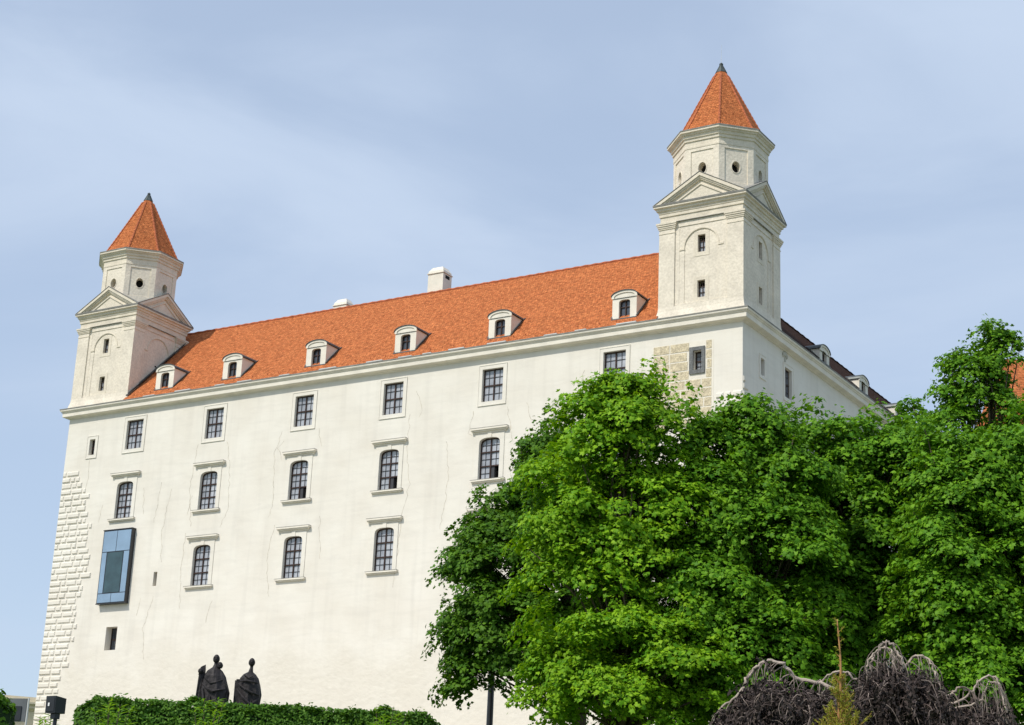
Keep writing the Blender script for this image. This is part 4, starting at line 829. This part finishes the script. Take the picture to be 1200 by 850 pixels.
mb.build('branch', MT['twig'], t, smooth=True)
# hanging twigs: pale near the limbs, dark lower down
pale = MB(); dark = MB(); tips = []
def hang(p, d0, ln, r, mbx, curl=.6, n=9):
    pts = [p]; d = np.array(d0, float); st = ln/n
    for i in range(n):
        d = d*.80+np.array([0, 0, -.34])+rng.normal(size=3)*.13*curl; d /= np.linalg.norm(d); p = p+d*st; pts.append(p)
    mbx.tube(pts, [r*(1-.7*i/n) for i in range(n+1)], 4); return pts
for (p, r, tg) in starts:
    for _ in range(1):
        az = rng.uniform(0, 2*np.pi); d0 = np.array([math.cos(az), math.sin(az), -.1])*.6+tg*.5
        pts = hang(p, d0, rng.uniform(.12, .42), r*rng.uniform(.45, .75), pale); tips += [pts[-1], pts[5], pts[3]]
tips = np.array(tips)
# dark hanging curtain below the limbs' envelope
env = sorted([(1.55, -15.80), (1.7, -15.62), (1.85, -15.45), (2.04, -15.33), (2.3, -15.42), (2.6, -15.42), (2.8, -15.3), (2.95, -15.17), (3.08, -15.3), (3.2, -15.22), (3.36, -15.45), (3.45, -15.52), (3.6, -15.5), (3.74, -15.40), (3.86, -15.65), (3.95, -15.9)])
ea = [e[0] for e in env]; ez = [e[1] for e in env]; lp = []; ln_ = []; ld = []
for i in range(2600):
    a = rng.uniform(1.62, 3.95); dd = 13.65+rng.normal()*.22; z = np.interp(a, ea, ez)-abs(dd-13.65)*.35-rng.exponential(.20)-.02
    az = rng.uniform(0, 2*np.pi); p = gl(a, dd, z); pts = hang(p, (math.cos(az)*.9, math.sin(az)*.9, .45 if rng.random() < .6 else -.2), rng.uniform(.10, .30), rng.uniform(.0022, .0055), dark if rng.random() < .70 else pale, 1.5, 7)
    for q in pts[2:]:
        for _ in range(2):
            dv = rng.normal(size=3)*.5+[0, 0, -.8]; lp.append(q+rng.normal(size=3)*.012); ld.append(dv); ln_.append(rng.normal(size=3)+np.array([.2, -.8, .3]))
tag(pale.build('pale_twigs', MT['twigmid'], t), kind='stuff'); tag(dark.build('hanging_twigs', MT['twigdark'], t), kind='stuff')
lp = np.array(lp); leaf_mesh('crown', lp, np.array(ln_), rng.uniform(.012, .026, len(lp)), 'diamond', MT['brownleaf'], rng, t, dirv=np.array(ld))
mb = MB(); cl = []
for i in range(13):
    a = 1.75+2.05*i/12; z = np.interp(a, ea, ez)-.22; cl.append([gl(a, 13.68+.16*math.cos(k*math.pi/4), z-.45+.42*math.sin(k*math.pi/4)) for k in range(8)])
mb.loft(cl); mb.build('inner_growth', MT['brownleaf'], t)

b = G(2.24, 11.8, 0); b[2] = gz(b[0], b[1]); t = empty('conifer_sapling', tuple(b)); tag(t, 'thin yellow-green conifer sapling with an orange bare leader in front of the weeping tree', 'sapling')
H = -15.29-b[2]; mb = MB(); st = [(.0+.012*math.sin(z*7), 0, z) for z in np.linspace(0, H, 40)]; mb.tube(st, [.028*(1-z/H)+.0035 for z in np.linspace(0, H, 40)], 7)
lp = []; ld = []; nn = []; tw = MB()
def side(p, d, ln, mbx, dens=1.0, r=.004, up=.25):
    pts = [p]; n = 7
    for i in range(n): d = np.array(d)*.9+np.array([0, 0, up*.35]); d /= np.linalg.norm(d); p = p+d*ln/n; pts.append(p)
    mbx.tube(pts, [r*(1-.6*i/n) for i in range(n+1)], 4)
    for i in range(int(ln*300*dens)):
        f = rng.uniform(.12, 1); q = np.array([np.interp(f*n, range(n+1), [x[k] for x in pts]) for k in range(3)]); v = rng.normal(size=3)*.8+d*1.1; v /= np.linalg.norm(v); lp.append(q+v*.012); ld.append(v); nn.append(rng.normal(size=3))
    return pts
for z in np.linspace(.12, H-.42, 50):
    for _ in range(3):
        az = rng.uniform(0, 2*np.pi); l = .05+.40*min(1, max(0, H-.40-z)/.75)*rng.uniform(.5, 1.1); pts = side(np.array([0, 0, z]), (math.cos(az), math.sin(az), .75), l, tw, 1.0, .005, .45)
        for m_i in (3, 5): a2 = az+rng.choice([-.8, .8]); side(pts[m_i], (math.cos(a2), math.sin(a2), .5), l*.45, tw)
for z in np.linspace(H-.42, H-.02, 13):
    az = rng.uniform(0, 2*np.pi); side(np.array([.012*math.sin(z*7), 0, z]), (math.cos(az), math.sin(az), .5), rng.uniform(.015, .045), tw, .8, .003)
mb.build('stem', MT['needlestem'], t, smooth=True); tag(tw.build('side_twigs', MT['needlestem'], t), kind='stuff')
lp = np.array(lp); leaf_mesh('needles', lp, np.array(nn), rng.uniform(.010, .017, len(lp)), 'lance', MT['needle'], rng, t, dirv=np.array(ld))
